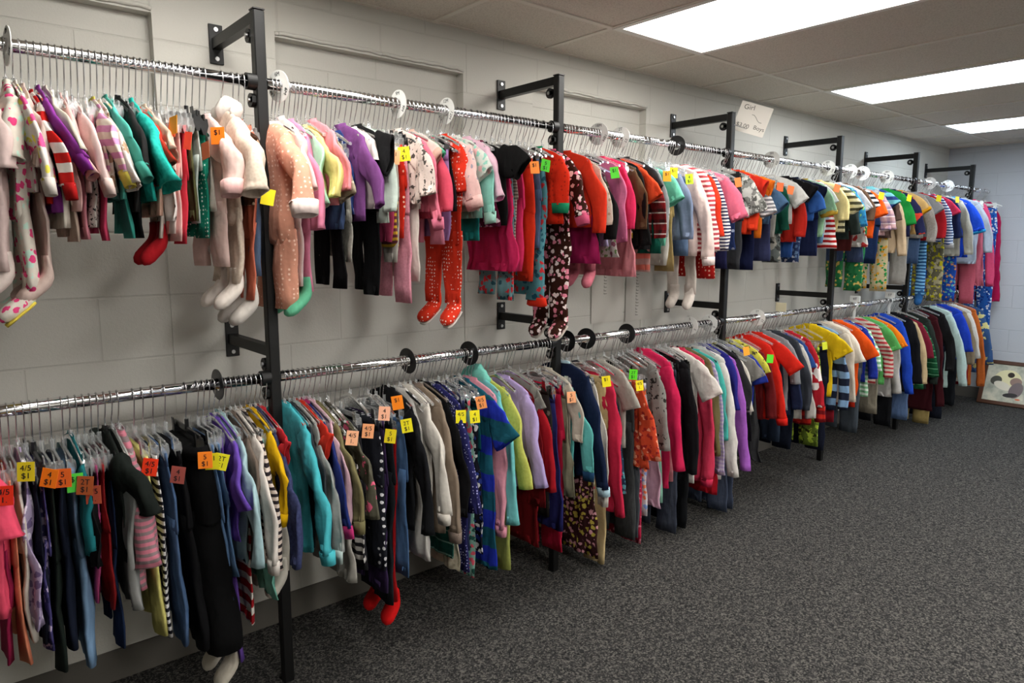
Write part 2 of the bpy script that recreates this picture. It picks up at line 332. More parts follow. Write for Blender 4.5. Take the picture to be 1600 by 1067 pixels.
# ---- rail | kind | x | shoulder z | hem z | half width | lean | cuff | colour | pattern | extras | what it is
DATA = """
UP|F|0.152|1.754|1.323|0.112|-0.011|0.03,1.596,0.015|e2c9c4||foot=d8c8c0|pale pink footed baby sleeper
UP|F|0.201|1.768|1.275|0.112|0.006|0.03,1.615,-0.008|e6ddd0|f:d8457a:b9d8c8|sole=e8d255+bt=1.5|cream floral footed sleeper with yellow soles
UP|L|0.228|1.768|1.547|0.133|0.03|0.03,1.569,0.027|efe8e0|f:e0568c:e3d65a|cuff=e6ddd4|white baby top with pink flowers
UP|F|0.239|1.764|1.314|0.112|0.012|0.03,1.601,-0.001|d9c2b8||foot=d0b8ae|dusty beige footed sleeper
UP|L|0.25|1.751|1.521|0.133|0.039|0.03,1.561,0.034|c8241f|s:d9d3cc:.046|cuff=b01c1c|red and white wide striped top
UP|L|0.262|1.763|1.501|0.133|0.039|0.03,1.622,0.053|933f9e||cuff=84348f|purple ribbed cuff sweater
UP|L|0.283|1.764|1.465|0.133|0.015|0.03,1.639,0.032|d8cfc0|||oatmeal soft baby cardigan
UP|P|0.296|1.743|1.432|0.099|0.014||c9b2a2|||taupe baby pants with rolled cuffs
UP|L|0.309|1.75|1.505|0.133|0.031|0.03,1.585,0.036|e6b9b4|||blush pink baby blouse
UP|P|0.316|1.743|1.438|0.099|0.002||d98a97|||rose pink baby leggings
UP|L|0.328|1.741|1.551|0.133|0.033|0.03,1.573,0.029|f0d3cf||cuff=e8d0c8|pale pink collared baby top
UP|V|0.346|1.732|1.468|0.103|0.013||d6d0c8|n:33312f:60||white tunic with black print
UP|L|0.362|1.751|1.553|0.133|0.021|0.03,1.596,0.033|ece0cf|s:c98ab0:.03|cuff=d8c95a|cream sleeved top with thin lilac stripes
UP|P|0.361|1.737|1.435|0.099|0.012||d4476a|||raspberry pink baby leggings
UP|T|0.385|1.747|1.554|0.133|0.053|0.03,1.566,0.034|e9e1da|f:a88a70:c9b8a8||white top with little cat print
UP|L|0.393|1.76|1.539|0.133|0.023|0.03,1.612,0.04|5cc0b0||cuff=4aa595|turquoise long sleeved baby top
UP|P|0.396|1.743|1.441|0.099|-0.005||3fa192|||turquoise baby pants
UP|L|0.417|1.761|1.508|0.133|-0|0.03,1.603,0.011|2c2c2c||hang=b|black baby cardigan
UP|P|0.427|1.743|1.442|0.099|-0.008||161617|||small black baby pants
UP|D|0.452|1.76|1.536|0.12|0.042|0.03,1.57,0.045|2fbfb0|k:1a9488|sw=1.5+bt=1.4|teal lace puff sleeved top
UP|T|0.457|1.738|1.573|0.133|0.038|0.03,1.616,0.026|c5402f|||rust red tee tucked by teal lace
UP|T|0.466|1.748|1.5|0.133|0.007|0.03,1.642,0.027|eec2ac||tag=0.026,-0.163,-0.172,e8951c,-|peach flutter sleeved blouse
UP|G|0.505|1.741|1.412|0.077|-0.01||dcd0c6||foot=a81a22|cream tights with red bootie feet
UP|V|0.515|1.736|1.487|0.103|-0.02||e8e0da|d:55504c:40||white dotted sleeveless romper
UP|P|0.532|1.739|1.454|0.099|-0.014||efd9d0|v:e08a88|tag=-0.014,-0.129,-0.173,ef6a3a,-|cream and coral striped pants
UP|P|0.545|1.734|1.434|0.099|-0.02||e8b7b0|||pale rose baby pants
UP|P|0.558|1.735|1.427|0.099|-0.037||d63848||tag=-0.01,-0.129,-0.202,e0503a,-|coral red baby pants
UP|P|0.575|1.734|1.488|0.099|-0.032||59593a|||olive green baby pants
UP|P|0.592|1.743|1.483|0.099|-0.036||c3cfc9||hang=b|pale mint baby pants
UP|P|0.611|1.737|1.443|0.099|-0.025||1f8a72|d:dfe9df:85|hang=b+tag=-0.015,-0.129,-0.223,9a5a3a,-|teal pants with white dots
UP|V|0.631|1.727|1.515|0.103|-0.01||c9c3ba|k:b0aaa0||grey lace baby vest
UP|F|0.647|1.743|1.324|0.112|-0.012|0.093,1.585,0|edcdc4|d:f4ece8:14|cuff=eec0bc+nofoot=1+bt=1.3+tag=-0.021,-0.142,-0.184,f07a1c,$1|pink fleece sleeper with white spots
UP|F|0.693|1.768|1.276|0.112|-0.027|0.13,1.559,0|dccdbd|k:c2ae9c|hood=efe8df+foot=eadfd5+sw=1.3|cream sherpa hooded bunting with slipper feet
UP|T|0.726|1.733|1.535|0.133|0.009|0.047,1.663,0|3a2418|d:c9a58a:30||dark brown dotted baby tee
UP|P|0.746|1.713|1.335|0.099|-0.016||39506e|j|tag=0.004,-0.129,-0.336,f0e02a,-|small blue denim baby jeans
UP|F|0.74|1.738|1.227|0.112|-0.028||d2745c||foot=cfc8c0|coral orange sleeper beside the post
UP|F|0.83|1.743|1.194|0.122|-0.012|0.107,1.538,0|e8a48a|d:f3cdb8:70|cuff=efdcd6+nofoot=1+bt=1.9|salmon dotted footed pajamas
UP|F|0.859|1.761|1.261|0.122|-0.02|0.087,1.575,0|f0d6d3||nofoot=1|pale pink fleece sleeper with magenta feet
UP|F|0.889|1.756|1.244|0.122|-0.01|0.076,1.469,0|e88aa8||foot=6cc29a+bt=1.5|hot pink pajamas with mint feet
UP|L|0.903|1.74|1.523|0.146|0.035|0.046,1.536,0|a8d2b4|||mint green baby top
UP|L|0.927|1.742|1.557|0.146|0.045|0.066,1.561,0|f2e690|||pale yellow knit cardigan
UP|L|0.965|1.764|1.543|0.146|0.041|0.06,1.581,0|f2949c|||pink fleece zip jacket
UP|T|0.988|1.744|1.548|0.146|0.041|0.045,1.561,0|b0a58e|p:8a7a66:d8ccb8||grey plaid baby shirt
UP|K|0.992|1.724|1.472|0.122|-0.028||33507e|j||little blue denim ruffled skirt
UP|V|1.031|1.746|1.518|0.113|0.059||2c4078|d:d5d8e6:16||navy snap dress with white buttons
UP|L|1.036|1.761|1.498|0.146|0.02|0.087,1.539,0|7d4a86|||plum purple lace trimmed sweater
UP|S|1.025|1.7|1.371|0.113|-0.021||8d8a82|k:a5a298||grey baby shorts with pale stitching
UP|P|1.002|1.698|1.288|0.108|-0.016||141416|||black cropped leggings beneath grey shorts
UP|T|1.092|1.754|1.537|0.146|0.06|-0.01,1.684,0|eadcd8|||white cap sleeved tee
UP|T|1.117|1.765|1.529|0.146|0.012|0.063,1.691,0|1f1f20||sw=1.3|black flared sleeve top
UP|P|1.124|1.728|1.262|0.108|-0.007||131315|||long black baby trousers
UP|L|1.136|1.76|1.494|0.146|-0.004|0.024,1.528,0|d3e2d6|||pale mint baby pullover
UP|P|1.174|1.743|1.434|0.108|-0.014||c84a70||tag=-0.014,-0.138,-0.196,f0a878,$1|magenta rose baby pants
UP|P|1.194|1.743|1.417|0.108|-0.007||8a4a50|s:e8c040:.02||multicolour striped baby leggings
UP|P|1.222|1.743|1.446|0.108|-0.009||d83020|d:f0c0a8:60|tag=-0.027,-0.138,-0.184,f0dc20,4_$1|red pants with tiny white dots
UP|P|1.207|1.735|1.367|0.108|-0.01||cfc8be|||white rolled baby pants
UP|P|1.246|1.743|1.231|0.108|-0.007||e49cac|k:c88090|hang=b+bt=1.5|pink embroidered corduroy overalls
UP|L|1.264|1.767|1.558|0.146|0.03|0.047,1.584,0|f0dcd2|n:504a46:30|sw=1.3|cream top with black stars
UP|L|1.283|1.757|1.534|0.146|0.028|0.046,1.504,0|ec7e94||cuff=e8809a|bubblegum pink hooded sweatshirt
UP|P|1.281|1.737|1.302|0.108|0.004||eaded4|||cream baby bloomers
UP|T|1.303|1.768|1.576|0.146|0.035|0.01,1.698,0|ecc8c0||cuff=d8b0a0|blush ruffled cuff blouse
UP|T|1.318|1.76|1.598|0.146|0.043|0.013,1.69,0|55b890|||emerald mint short sleeved tee
UP|L|1.331|1.75|1.514|0.146|0.02|0.033,1.534,0|e85c74|||coral pink sweatshirt
UP|P|1.367|1.743|1.426|0.108|-0.006||e48aa0|||candy pink baby pants
UP|P|1.406|1.743|1.439|0.108|0.002||a884bc||hang=b|lilac baby trousers
UP|V|1.423|1.749|1.539|0.113|-0.005||242226|||small black baby vest
UP|F|1.446|1.768|1.176|0.122|-0.008|-0.004,1.605,0|e23a24|d:f6dcd0:75|sole=d8d2ca|red footed pajamas with white dots
UP|L|1.458|1.761|1.561|0.146|0.029|0.026,1.577,0|f2ccc6|n:9a98a4:24|cuff=f0c8c0+sw=1.5|pale pink wide sleeved top with stars
UP|T|1.502|1.768|1.541|0.146|0.027|0.039,1.66,0|d8dfd6|f:8ac0b0:e0b0b0||mint floral print blouse
UP|L|1.506|1.757|1.518|0.146|-0.012|0.049,1.53,0|8fd0c0||cuff=a8dccc|aqua mint sleeved top
UP|P|1.525|1.743|1.439|0.108|-0.003||1f8c88|||teal green baby leggings
UP|L|1.541|1.768|1.542|0.146|0.029|0.059,1.583,0|eabfd0|d:d870a0:10||pink fleece top with hearts
UP|V|1.606|1.768|1.49|0.113|0.06||6a1c3e|f:e884a8:f4dde4||burgundy floral jumper dress
UP|L|1.61|1.756|1.494|0.146|0.055|0.095,1.685,0|161616||sw=1.7|black puff sleeved top
UP|P|1.697|1.743|1.407|0.108|0.001||a89c90|s:5f564e:.012||grey pinstriped baby leggings
UP|K|1.665|1.737|1.327|0.122|-0.005||cc2a5e|||wide magenta pleated skirt
UP|P|1.736|1.743|1.325|0.108|0.027||d42f60||tag=0.016,-0.138,-0.187,f08a3a,$1|magenta baby trousers
UP|P|1.692|1.732|1.217|0.108|-0.013||6f9aa0|f:c03038:2c5560||turquoise paisley leggings with red motifs
UP|P|1.79|1.743|1.285|0.108|-0.002||d8381e|||scarlet orange trousers
UP|P|1.821|1.743|1.411|0.108|-0.012||3d5a80|j|hang=b+tag=-0.015,-0.138,-0.176,4cc030,5_$1|blue denim jeans with green price tag
UP|P|1.85|1.743|1.208|0.108|-0||5f9ca6|f:c8343a:24586a|foot=d8301c|paisley trousers with red ruffle hem
UP|L|1.89|1.764|1.505|0.146|0.06|0,1.577,0|dc3018|d:a02010:60|cuff=1f8a60+sw=1.3|scarlet sweater with green cuff
UP|F|1.968|1.761|1.083|0.122|0.003|0.065,1.534,0|3a1e16|f:e88aa0:f0dcd8|cuff=d0587a+sole=c8c0b4|brown footed pajamas with pink daisies
UP|L|2.021|1.761|1.494|0.155|0.053|0.042,1.471,0|e23a22|||tomato red cardigan
UP|L|2.061|1.75|1.477|0.155|0.06|0.055,1.501,0|e6dccc|d:b09a80:40||cream speckled cardigan
UP|L|2.091|1.742|1.421|0.155|0.058|0.065,1.446,0|171718|||black button cardigan
UP|K|2.055|1.725|1.349|0.146|0.042||a8215a|||deep magenta corduroy skirt
UP|G|2.139|1.735|1.287|0.09|0.056||d87888|||pink tights below magenta skirt
UP|V|2.164|1.734|1.418|0.134|0.052||a59ac6|k:c4b8da|tag=-0.003,-0.164,-0.181,52c832,$1|lilac lace sleeveless dress
UP|V|2.207|1.732|1.373|0.134|0.031||dcd2cc|f:8a5060:708a58||ivory dress with scattered flowers
UP|L|2.211|1.746|1.431|0.155|0.024|0.02,1.436,0|e078a0|||rose pink sweatshirt
UP|L|2.247|1.754|1.484|0.155|0.051|0.023,1.489,0|e0305e|||vivid raspberry top
UP|V|2.314|1.744|1.453|0.134|0.056||d8b840|f:3a3030:f0e8e0||yellow and black floral top
UP|K|2.3|1.727|1.29|0.146|0.008||dd8a92|||pink denim skirt with cat face
UP|L|2.32|1.743|1.485|0.155|0.06|0.029,1.49,0|6a543c|||brown knit cardigan
UP|L|2.342|1.754|1.42|0.155|0.06|0.036,1.421,0|1c1c1c|||black fine knit jumper
UP|T|2.369|1.752|1.567|0.155|0.06|0.053,1.613,0|e8502c|||bright orange tee
UP|T|2.406|1.765|1.404|0.155|0.047|0.04,1.647,0|2e2e30|||charcoal shrug tee
UP|L|2.426|1.75|1.454|0.155|0.06|0.043,1.453,0|8a2226|p:2a1a1a:d8c8c0||red tartan shirt
UP|K|2.444|1.742|1.387|0.146|0.049||1d6a58|||dark green pleated skirt
UP|P|2.462|1.739|1.305|0.129|0.003||d8a8a0|s:e07868:.05||peach and white striped leggings
UP|L|2.481|1.749|1.454|0.155|0.044|0.022,1.459,0|8f9294|||plain grey long sleeved tee
UP|T|2.533|1.742|1.42|0.155|0.033|0.041,1.603,0|6cc2a4||tag=-0.06,-0.185,-0.177,e89a20,$1+sw=1.25|seafoam green tee
UP|P|2.613|1.743|1.304|0.129|0.023||a38c5c||tag=-0.06,-0.159,-0.156,f0dc1c,$1|khaki cargo trousers
UP|P|2.586|1.742|1.331|0.129|0.026||c9c4ba|||light grey jogging pants
UP|L|2.641|1.743|1.446|0.155|0.06|0.034,1.449,0|7a86a0|||chambray blue shirt
UP|P|2.728|1.734|1.373|0.129|0.025||4a6486|j|tag=-0.06,-0.159,-0.176,a8c020,4_$1|slim blue jeans on upper rail
UP|L|2.762|1.757|1.372|0.155|0.037|0.068,1.362,0|eed6cf||cuff=f0dcd8|pale pink long hoodie
UP|G|2.844|1.716|1.153|0.09|0.041||e4d9cf|||cream knee socks
UP|L|2.839|1.761|1.387|0.155|0.06|0.046,1.396,0|c05058|s:f0e0d8:.022||raspberry striped sweater
UP|L|2.881|1.746|1.456|0.155|0.06|0.035,1.462,0|dd3a22|||vermilion long sleeved top
UP|L|2.924|1.743|1.386|0.155|0.06|0.038,1.396,0|e9e6e4|s:24264a:.016||white top with navy stripes
UP|V|3.004|1.744|1.417|0.134|0.058||2e2c58|d:e0b0c0:30||navy dotted tunic
UP|P|2.956|1.729|1.258|0.129|0.03||c02420|d:f0b8a0:50||red dotted leggings
UP|T|3.02|1.749|1.541|0.155|0.06|0.058,1.545,0|e8718c|||bubblegum tee with flared sleeve
UP|P|3.054|1.728|1.305|0.129|0.06||26284e|||dark navy tracksuit trousers
UP|V|3.098|1.728|1.4|0.134|0.054||2a3a6a|d:b0bcd8:30|tag=-0.044,-0.164,-0.169,ec7a40,-|blue dotted sundress
UP|P|3.192|1.743|1.299|0.129|0.033||3d3e42||hang=b|charcoal school trousers
UP|T|3.206|1.768|1.561|0.155|0.06|0.048,1.584,0|8f918c|c:c4c6c0:5a5c58||grey camouflage tee
UP|L|3.217|1.768|1.478|0.155|0.06|0.013,1.497,0|d83a1e|||orange red baby jumper
UP|T|3.255|1.768|1.498|0.155|0.06|0.041,1.698,0|cc3020|||red tee under orange one
UP|T|3.316|1.768|1.459|0.155|0.06|0.048,1.698,0|ee7a20|||vivid orange tee by black post
UP|P|3.315|1.743|1.293|0.129|0.017||1c2244|||navy sweatpants with blue hem
UP|T|3.331|1.724|1.557|0.155|0.06|0.033,1.576,0|7e8084|s:d0d0d0:.02||grey striped tee
UP|T|3.4|1.734|1.532|0.155|0.06|0.07,1.609,0|4b6a8c|||slate blue tee
UP|P|3.451|1.743|1.338|0.129|0.017||3a3f62|||indigo baby trousers
UP|P|3.518|1.743|1.467|0.129|0.035||cfcac2||tag=-0.06,-0.159,-0.17,ec7040,-|off white baby pants
UP|L|3.53|1.741|1.484|0.155|0.06|0.014,1.501,0|1f5a48|||forest green pullover
UP|P|3.551|1.73|1.329|0.129|0.037||6d7472|c:a8a49a:3a3c3a||grey camo baby pants
UP|V|3.616|1.754|1.509|0.134|0.045||1e1f28||tag=-0.06,-0.164,-0.181,f0804a,-|black vest with orange price tag
UP|T|3.63|1.767|1.537|0.155|0.047|0.054,1.644,0|e4e2de|||plain white tee on upper rail
UP|L|3.672|1.742|1.44|0.155|0.029|0.024,1.468,0|b8281e|||crimson baby jumper
UP|P|3.708|1.732|1.355|0.129|0.017||31579a|||cobalt blue baby pants
UP|T|3.789|1.768|1.54|0.155|0.06|0.034,1.698,0|18181a|||black tee with wide shoulders
UP|P|3.793|1.743|1.325|0.129|0.022||35466e|f:c8ccd4:6a86a8||blue printed pajama pants
UP|T|3.883|1.768|1.577|0.155|0.06|0.043,1.698,0|1a2038|||midnight navy tee
UP|T|3.872|1.752|1.559|0.155|0.06|0.027,1.611,0|3a6ab8|||cornflower blue tee
UP|P|3.967|1.743|1.36|0.129|0.038||232c50|||navy jogger pants
UP|T|3.996|1.766|1.47|0.155|0.055|0.028,1.601,0|9ac8a0||cuff=d8b040|green tee with yellow sleeve
UP|T|4.02|1.768|1.489|0.155|0.036|0.022,1.652,0|e0e2e4|||white collared tee
UP|P|4.048|1.742|1.433|0.129|0.024||6f9ac0|||sky blue baby pants
UP|V|4.141|1.768|1.403|0.134|0.025||b42020|s:e8dcd8:.03|tag=-0.06,-0.164,-0.144,f08048,-|red vest with thin white stripes
UP|L|4.17|1.768|1.502|0.155|0.059|0.032,1.568,0|f0dc98|||buttercream cardigan
UP|T|4.26|1.768|1.495|0.155|0.06|0.07,1.622,0|e6e0b8|s:4a4a3a:.035||cream polo with dark stripes
UP|L|4.325|1.762|1.457|0.155|-0.005|0.043,1.487,0|2c3634|||dark green fleece pullover
UP|T|4.432|1.768|1.513|0.155|0.06|0.048,1.628,0|efecee|||white polo tee
UP|P|4.435|1.743|1.386|0.129|0.044||5a2626|||maroon baby pants
UP|T|4.408|1.758|1.512|0.155|0.06|0.027,1.531,0|3a92c0|f:2a6a9a:8ab870||blue and green graphic tee
UP|L|4.51|1.768|1.573|0.155|0.06|0.034,1.572,0|5c4636|||chocolate brown cardigan
UP|V|4.562|1.767|1.41|0.134|0.046||d4cec6|n:a83030:12||white vest with red print
UP|P|4.589|1.743|1.312|0.129|0.06||27406a|j||wide dark denim baby jeans
UP|T|4.594|1.759|1.595|0.155|0.06|0.016,1.65,0|26262a|s:e8e8e8:.03||black tee with white stripes
UP|T|4.674|1.756|1.467|0.155|0.017|0.039,1.603,0|ee5a1a||tag=-0.035,-0.185,-0.164,f0c020,-|neon orange tee with ruffle
UP|P|4.821|1.743|1.3|0.129|0.06||1f3258|||navy blue long trousers
UP|T|4.825|1.738|1.484|0.155|0.06|0.028,1.517,0|c8a0a0|p:7a6a8a:f0e0dc||pink plaid button shirt
UP|T|4.886|1.768|1.56|0.155|0.06|0.031,1.675,0|6cb0b8|s:24386a:.05||teal and navy block striped polo
UP|L|4.947|1.743|1.469|0.155|0.06|0.031,1.581,0|5a463e|||cocoa brown hooded top
UP|L|5.028|1.73|1.37|0.155|0.06|0.042,1.35,0|c2a888|||tan wool cardigan
UP|P|4.957|1.719|1.11|0.129|0.06||c8b890|f:1f7a3c:c8902a||tan animal print pajama pants
UP|P|4.622|1.707|1.126|0.129|0.028||2d7a48|f:c8b060:1e5a34||green dinosaur print pajama pants
UP|T|5.139|1.768|1.531|0.155|0.06|0.033,1.556,0|218a3a||tag=-0.06,-0.185,-0.159,e0d020,-|kelly green tee
UP|L|5.242|1.768|1.48|0.155|0.06|0.073,1.496,0|26284a|n:d04030:6||navy pullover with colour patches
UP|P|5.309|1.743|1.141|0.129|0.06||a8a49e|||heather grey sweatpants
UP|T|5.367|1.768|1.498|0.155|0.06|0.041,1.656,0|d8b070||cuff=e0a020|tan tee with mustard sleeve
UP|L|5.508|1.768|1.472|0.155|0.06|0.054,1.444,0|a8a29c|k:8a847e||heather grey hooded sweatshirt
UP|P|5.52|1.742|1.287|0.129|0.06||30507a|j||medium blue denim shorts
UP|T|5.626|1.768|1.482|0.155|0.06|0.044,1.655,0|9a9a9c||hang=b+tag=-0.018,-0.185,-0.139,e8d820,-|ash grey tee
UP|G|5.774|1.743|1.009|0.09|0.06||2a5a90|s:7ab4dc:.025||blue striped pajama leggings
UP|L|5.746|1.768|1.455|0.155|0.06|0.035,1.473,0|b8242c|||cherry red baby jumper
UP|L|5.859|1.768|1.445|0.155|0.06|0.053,1.426,0|2c4e84|s:c8d4e4:.02|cuff=a8a8a8|blue sweater with white stripes
UP|T|5.977|1.768|1.475|0.155|0.06|0.032,1.646,0|d83858||tag=0.004,-0.185,-0.133,e8d040,-|raspberry red tee
UP|P|6|1.743|0.989|0.129|0.06||6e6a54|c:a8a080:b8b020||drab camouflage leggings
UP|L|6.097|1.768|1.456|0.155|0.06|0.039,1.475,0|1f2a50|||deep navy cardigan
UP|P|6.293|1.743|0.974|0.129|0.06||2250b0|f:c89060:5aa0a0||bright blue cartoon pajama pants
UP|L|6.269|1.768|1.335|0.155|0.06|0.063,1.347,0|aaa69a|||stone grey canvas jacket
UP|T|6.454|1.768|1.323|0.155|0.06|0.064,1.528,0|1f48c0||cuff=2a90c8|royal blue football tee
UP|L|6.671|1.768|1.267|0.155|0.06|0.079,1.359,0|a4aab4||hang=b|silver grey hooded jacket
UP|K|6.811|1.743|1.079|0.146|0.06||cf6a7c|||padded rose skirt
UP|P|6.741|1.743|0.928|0.129|0.06||c05a6a|||dusty pink pants below padded skirt
UP|L|6.929|1.768|1.073|0.122|0.06|0.07,1.071,0|dc5078|||fuchsia bathrobe
UP|P|7.236|1.743|0.41|0.129|0.06||2a60b4|f:d0d8e4:16307a||long blue printed pajama trousers
UP|V|7.303|1.768|0.92|0.142|0.06||b81e52|||crimson nightdress at end of rail
LOW|L|0.084|0.894|0.552|0.164|-0.001|0.03,0.758,0.024|e8506c||tag=0.015,-0.194,-0.154,e03018,4/5_1.+bt=1.8|hot pink top at near end
LOW|P|0.105|0.869|0.416|0.143|-0.046||8a1c40|||burgundy slim trousers
LOW|P|0.115|0.869|0.405|0.143|-0.019||e08868|||narrow coral trousers
LOW|P|0.128|0.869|0.456|0.143|0.021||d8cfc4||tag=0.013,-0.173,-0.113,d8c020,4/5_$1+bt=1.4|cream white jeans
LOW|V|0.146|0.894|0.506|0.149|-0.025||b0a0c0|f:6a5a80:d8d0e0||lavender floral tunic
LOW|P|0.159|0.869|0.443|0.143|-0.012||1c1e2e|||inky navy trousers
LOW|P|0.171|0.869|0.427|0.143|-0.048||4a4478|f:b8a8c8:2a2850|hang=b|purple floral leggings
LOW|P|0.194|0.869|0.361|0.143|-0.034||1c2420||tag=-0.008,-0.173,-0.138,f07a18,4_$1+bt=1.3|dark bottle green trousers
LOW|P|0.218|0.869|0.407|0.143|-0.022||1a2030||tag=-0.005,-0.173,-0.144,d86020,5_$1+bt=1.4|midnight blue trousers
LOW|P|0.246|0.869|0.342|0.143|0.047||6a8cae|j|tag=-0.007,-0.173,-0.161,55d048,$1+bt=1.7|pale blue jeans with red knee patch
LOW|L|0.263|0.894|0.654|0.164|-0.009|0.03,0.682,-0.002|1c6a70||tag=-0.006,-0.194,-0.166,a05028,2T_$1|dark teal jumper
LOW|K|0.282|0.869|0.63|0.161|-0.011||141416||tag=-0.006,-0.191,-0.194,b05038,4/5_1.|black skirt with brown price tag
LOW|P|0.29|0.869|0.511|0.143|-0.035||b04878|||mulberry pink leggings
LOW|P|0.304|0.869|0.483|0.143|-0.03||a82a2c|||brick red leggings
LOW|P|0.318|0.869|0.372|0.143|0.005||22304e|||navy chinos
LOW|L|0.342|0.894|0.613|0.164|-0.013|0.03,0.753,0.052|1b201d||hang=b+sw=1.7+bt=1.5|black velour jacket with flared sleeve
LOW|T|0.369|0.894|0.525|0.164|-0.009|0.03,0.609,0.02|c87888|s:7a6a6c:.018|bt=1.8|pink and grey striped top with ruffle
LOW|L|0.359|0.894|0.482|0.164|-0.02|0.03,0.5,-0.002|8f908e|||grey jersey tunic
LOW|P|0.41|0.869|0.358|0.143|0.005||d8d07c||tag=-0.009,-0.173,-0.157,e83818,4/5_$1|pale lemon trousers
LOW|P|0.432|0.869|0.351|0.143|0.03||dcdad8|s:1c1a22:.022||black and white striped leggings
LOW|P|0.457|0.869|0.315|0.143|0.046||2f5078|j||dark blue stretch jeans
LOW|P|0.488|0.869|0.281|0.143|0.051||101012||tag=-0.022,-0.173,-0.192,a05048,4_$1|black bootcut trousers
LOW|P|0.544|0.869|0.25|0.143|0.082||0d0d0e||hang=b+tag=-0.008,-0.173,-0.166,f08020,5_$1+bt=3.2|wide black jeans with orange price tag
LOW|P|0.583|0.869|0.31|0.143|0.079||4a6e98|j|tag=-0.022,-0.173,-0.173,d8d020,$1|mid blue jeans with yellow tag
LOW|P|0.607|0.869|0.471|0.143|0.09||547aa4|j|tag=-0.015,-0.173,-0.179,d8d020,2T_$1|faded blue straight jeans
LOW|L|0.618|0.884|0.585|0.164|0.03|0.055,0.694,0|6c4cb0|||violet top with striped hem
LOW|L|0.644|0.894|0.515|0.164|0.031|0.077,0.537,0|a8c6cc|||light blue quilted jacket
LOW|P|0.646|0.869|0.309|0.143|-0.014||b02028|s:e0d8d0:.05||red and white striped tights
LOW|G|0.61|0.869|0.157|0.112|-0.034||6a4aa0||foot=c8c0b0|purple socks with cream toes
LOW|L|0.677|0.894|0.507|0.164|0.012|0.049,0.533,0|74665c|||mushroom brown sweater
LOW|L|0.692|0.894|0.542|0.164|0.009|0.089,0.54,0|dcd4cc||cuff=d8d0c8|ivory long sleeved tee
LOW|L|0.706|0.894|0.499|0.164|0.002|0.081,0.513,0|d8c8bc|s:2a2428:.02||cream top with black wavy print
LOW|L|0.736|0.894|0.629|0.164|0.002|0.051,0.66,0|e8b818||cuff=e0b010|mustard yellow jumper
LOW|K|0.721|0.864|0.395|0.161|0.007||7cc0ac|||mint green jersey skirt
LOW|L|0.755|0.894|0.486|0.164|-0.007|0.113,0.518,0|2c3050|k:3c4264||navy flecked knit sweater
LOW|T|0.768|0.894|0.601|0.164|-0.002|0.043,0.824,0|c83038|||red tee behind navy knit
LOW|L|0.804|0.894|0.49|0.164|-0.003|0.125,0.535,0|4ab4be||cuff=4ab4be|turquoise hooded sweatshirt
LOW|G|0.789|0.84|0.39|0.112|0.004||c9c2b6|||cream ribbed tights
LOW|L|0.836|0.894|0.503|0.164|0.004|0.078,0.537,0|35383c|||charcoal marl cardigan
LOW|L|0.861|0.894|0.512|0.164|0.005|0.105,0.521,0|a8aca8||cuff=a8b8b4|pale grey sweatshirt
LOW|T|0.871|0.894|0.612|0.164|0.012|0.049,0.824,0|d83828|||red tee with pink trim
LOW|L|0.889|0.894|0.505|0.164|0.001|0.13,0.597,0|24306e||cuff=b0306a|royal navy track jacket with pink piping
LOW|L|0.918|0.894|0.517|0.164|0.003|0.083,0.574,0|e0b8c4|||baby pink thermal top
LOW|L|0.931|0.886|0.491|0.164|0.008|0.13,0.603,0|77704e||cuff=6e6848|olive sweatshirt
LOW|V|0.969|0.852|0.355|0.149|0.008||a8a49c|||light grey jersey dress
LOW|L|0.99|0.86|0.54|0.164|0.004|0.095,0.588,0|5c5a4c|n:d86080:14|tag=-0.032,-0.194,-0.178,f0b088,4/5_1.|dark olive tee with pink letters
LOW|V|1.007|0.844|0.402|0.149|-0.009||d0ccc8|s:242226:.03||zebra striped tunic
LOW|P|1.026|0.849|0.359|0.143|-0.001||2a2a2e||tag=-0.002,-0.173,-0.172,e8a070,4/5_$1|graphite trousers
LOW|P|1.096|0.854|0.34|0.143|0.011||24262e|d:e0e0e4:36|tag=-0.013,-0.173,-0.125,f0b090,4_$1|charcoal pants with white dots
LOW|P|1.113|0.854|0.255|0.143|-0.014||3a2a4e||tag=-0.01,-0.173,-0.203,e0cc20,5_$1|aubergine leggings
LOW|P|1.143|0.853|0.197|0.143|-0.01||202428||tag=-0.011,-0.173,-0.097,f08418,$1|black slim trousers with orange tag
LOW|P|1.188|0.851|0.289|0.143|0.002||3a6290|j|tag=-0.024,-0.173,-0.179,e8dc20,2T_$1|straight blue jeans by black sweater
LOW|G|1.174|0.799|0.153|0.112|0.01||b01c20||foot=d01818|red boot socks
LOW|L|1.207|0.894|0.458|0.164|0.005|0.084,0.477,0|16171a|||black crew neck sweater
LOW|V|1.253|0.894|0.34|0.149|0.008||d0ccc6|||long white underdress
LOW|L|1.275|0.894|0.507|0.164|0.015|0.08,0.524,0|d4cec4||cuff=cfc8be|white zip hoodie with sequins
LOW|L|1.32|0.894|0.414|0.164|0.007|0.069,0.441,0|8c7c6c||cuff=84746a|tan heathered sweater
LOW|V|1.339|0.86|0.322|0.149|0.015||1f5a50|p:14403a:88b0a0||green tartan dress
LOW|V|1.362|0.857|0.264|0.149|0.017||cfc6b0|k:b0a890||cream lace trimmed dress
LOW|L|1.36|0.894|0.461|0.164|0.015|0.066,0.494,0|141416|||black cardigan by navy dotted dress
LOW|D|1.396|0.88|0.261|0.174|0.022|0.063,0.501,0|28285c|d:b0b0d8:90||navy dress with tiny dots
LOW|P|1.44|0.869|0.31|0.143|0.009||2a3050||tag=-0.057,-0.173,-0.184,e8dc20,4/5_1.|navy school trousers
LOW|P|1.469|0.869|0.195|0.143|-0.003||94c4b4|f:d85868:2a5a50||mint leggings with rose print
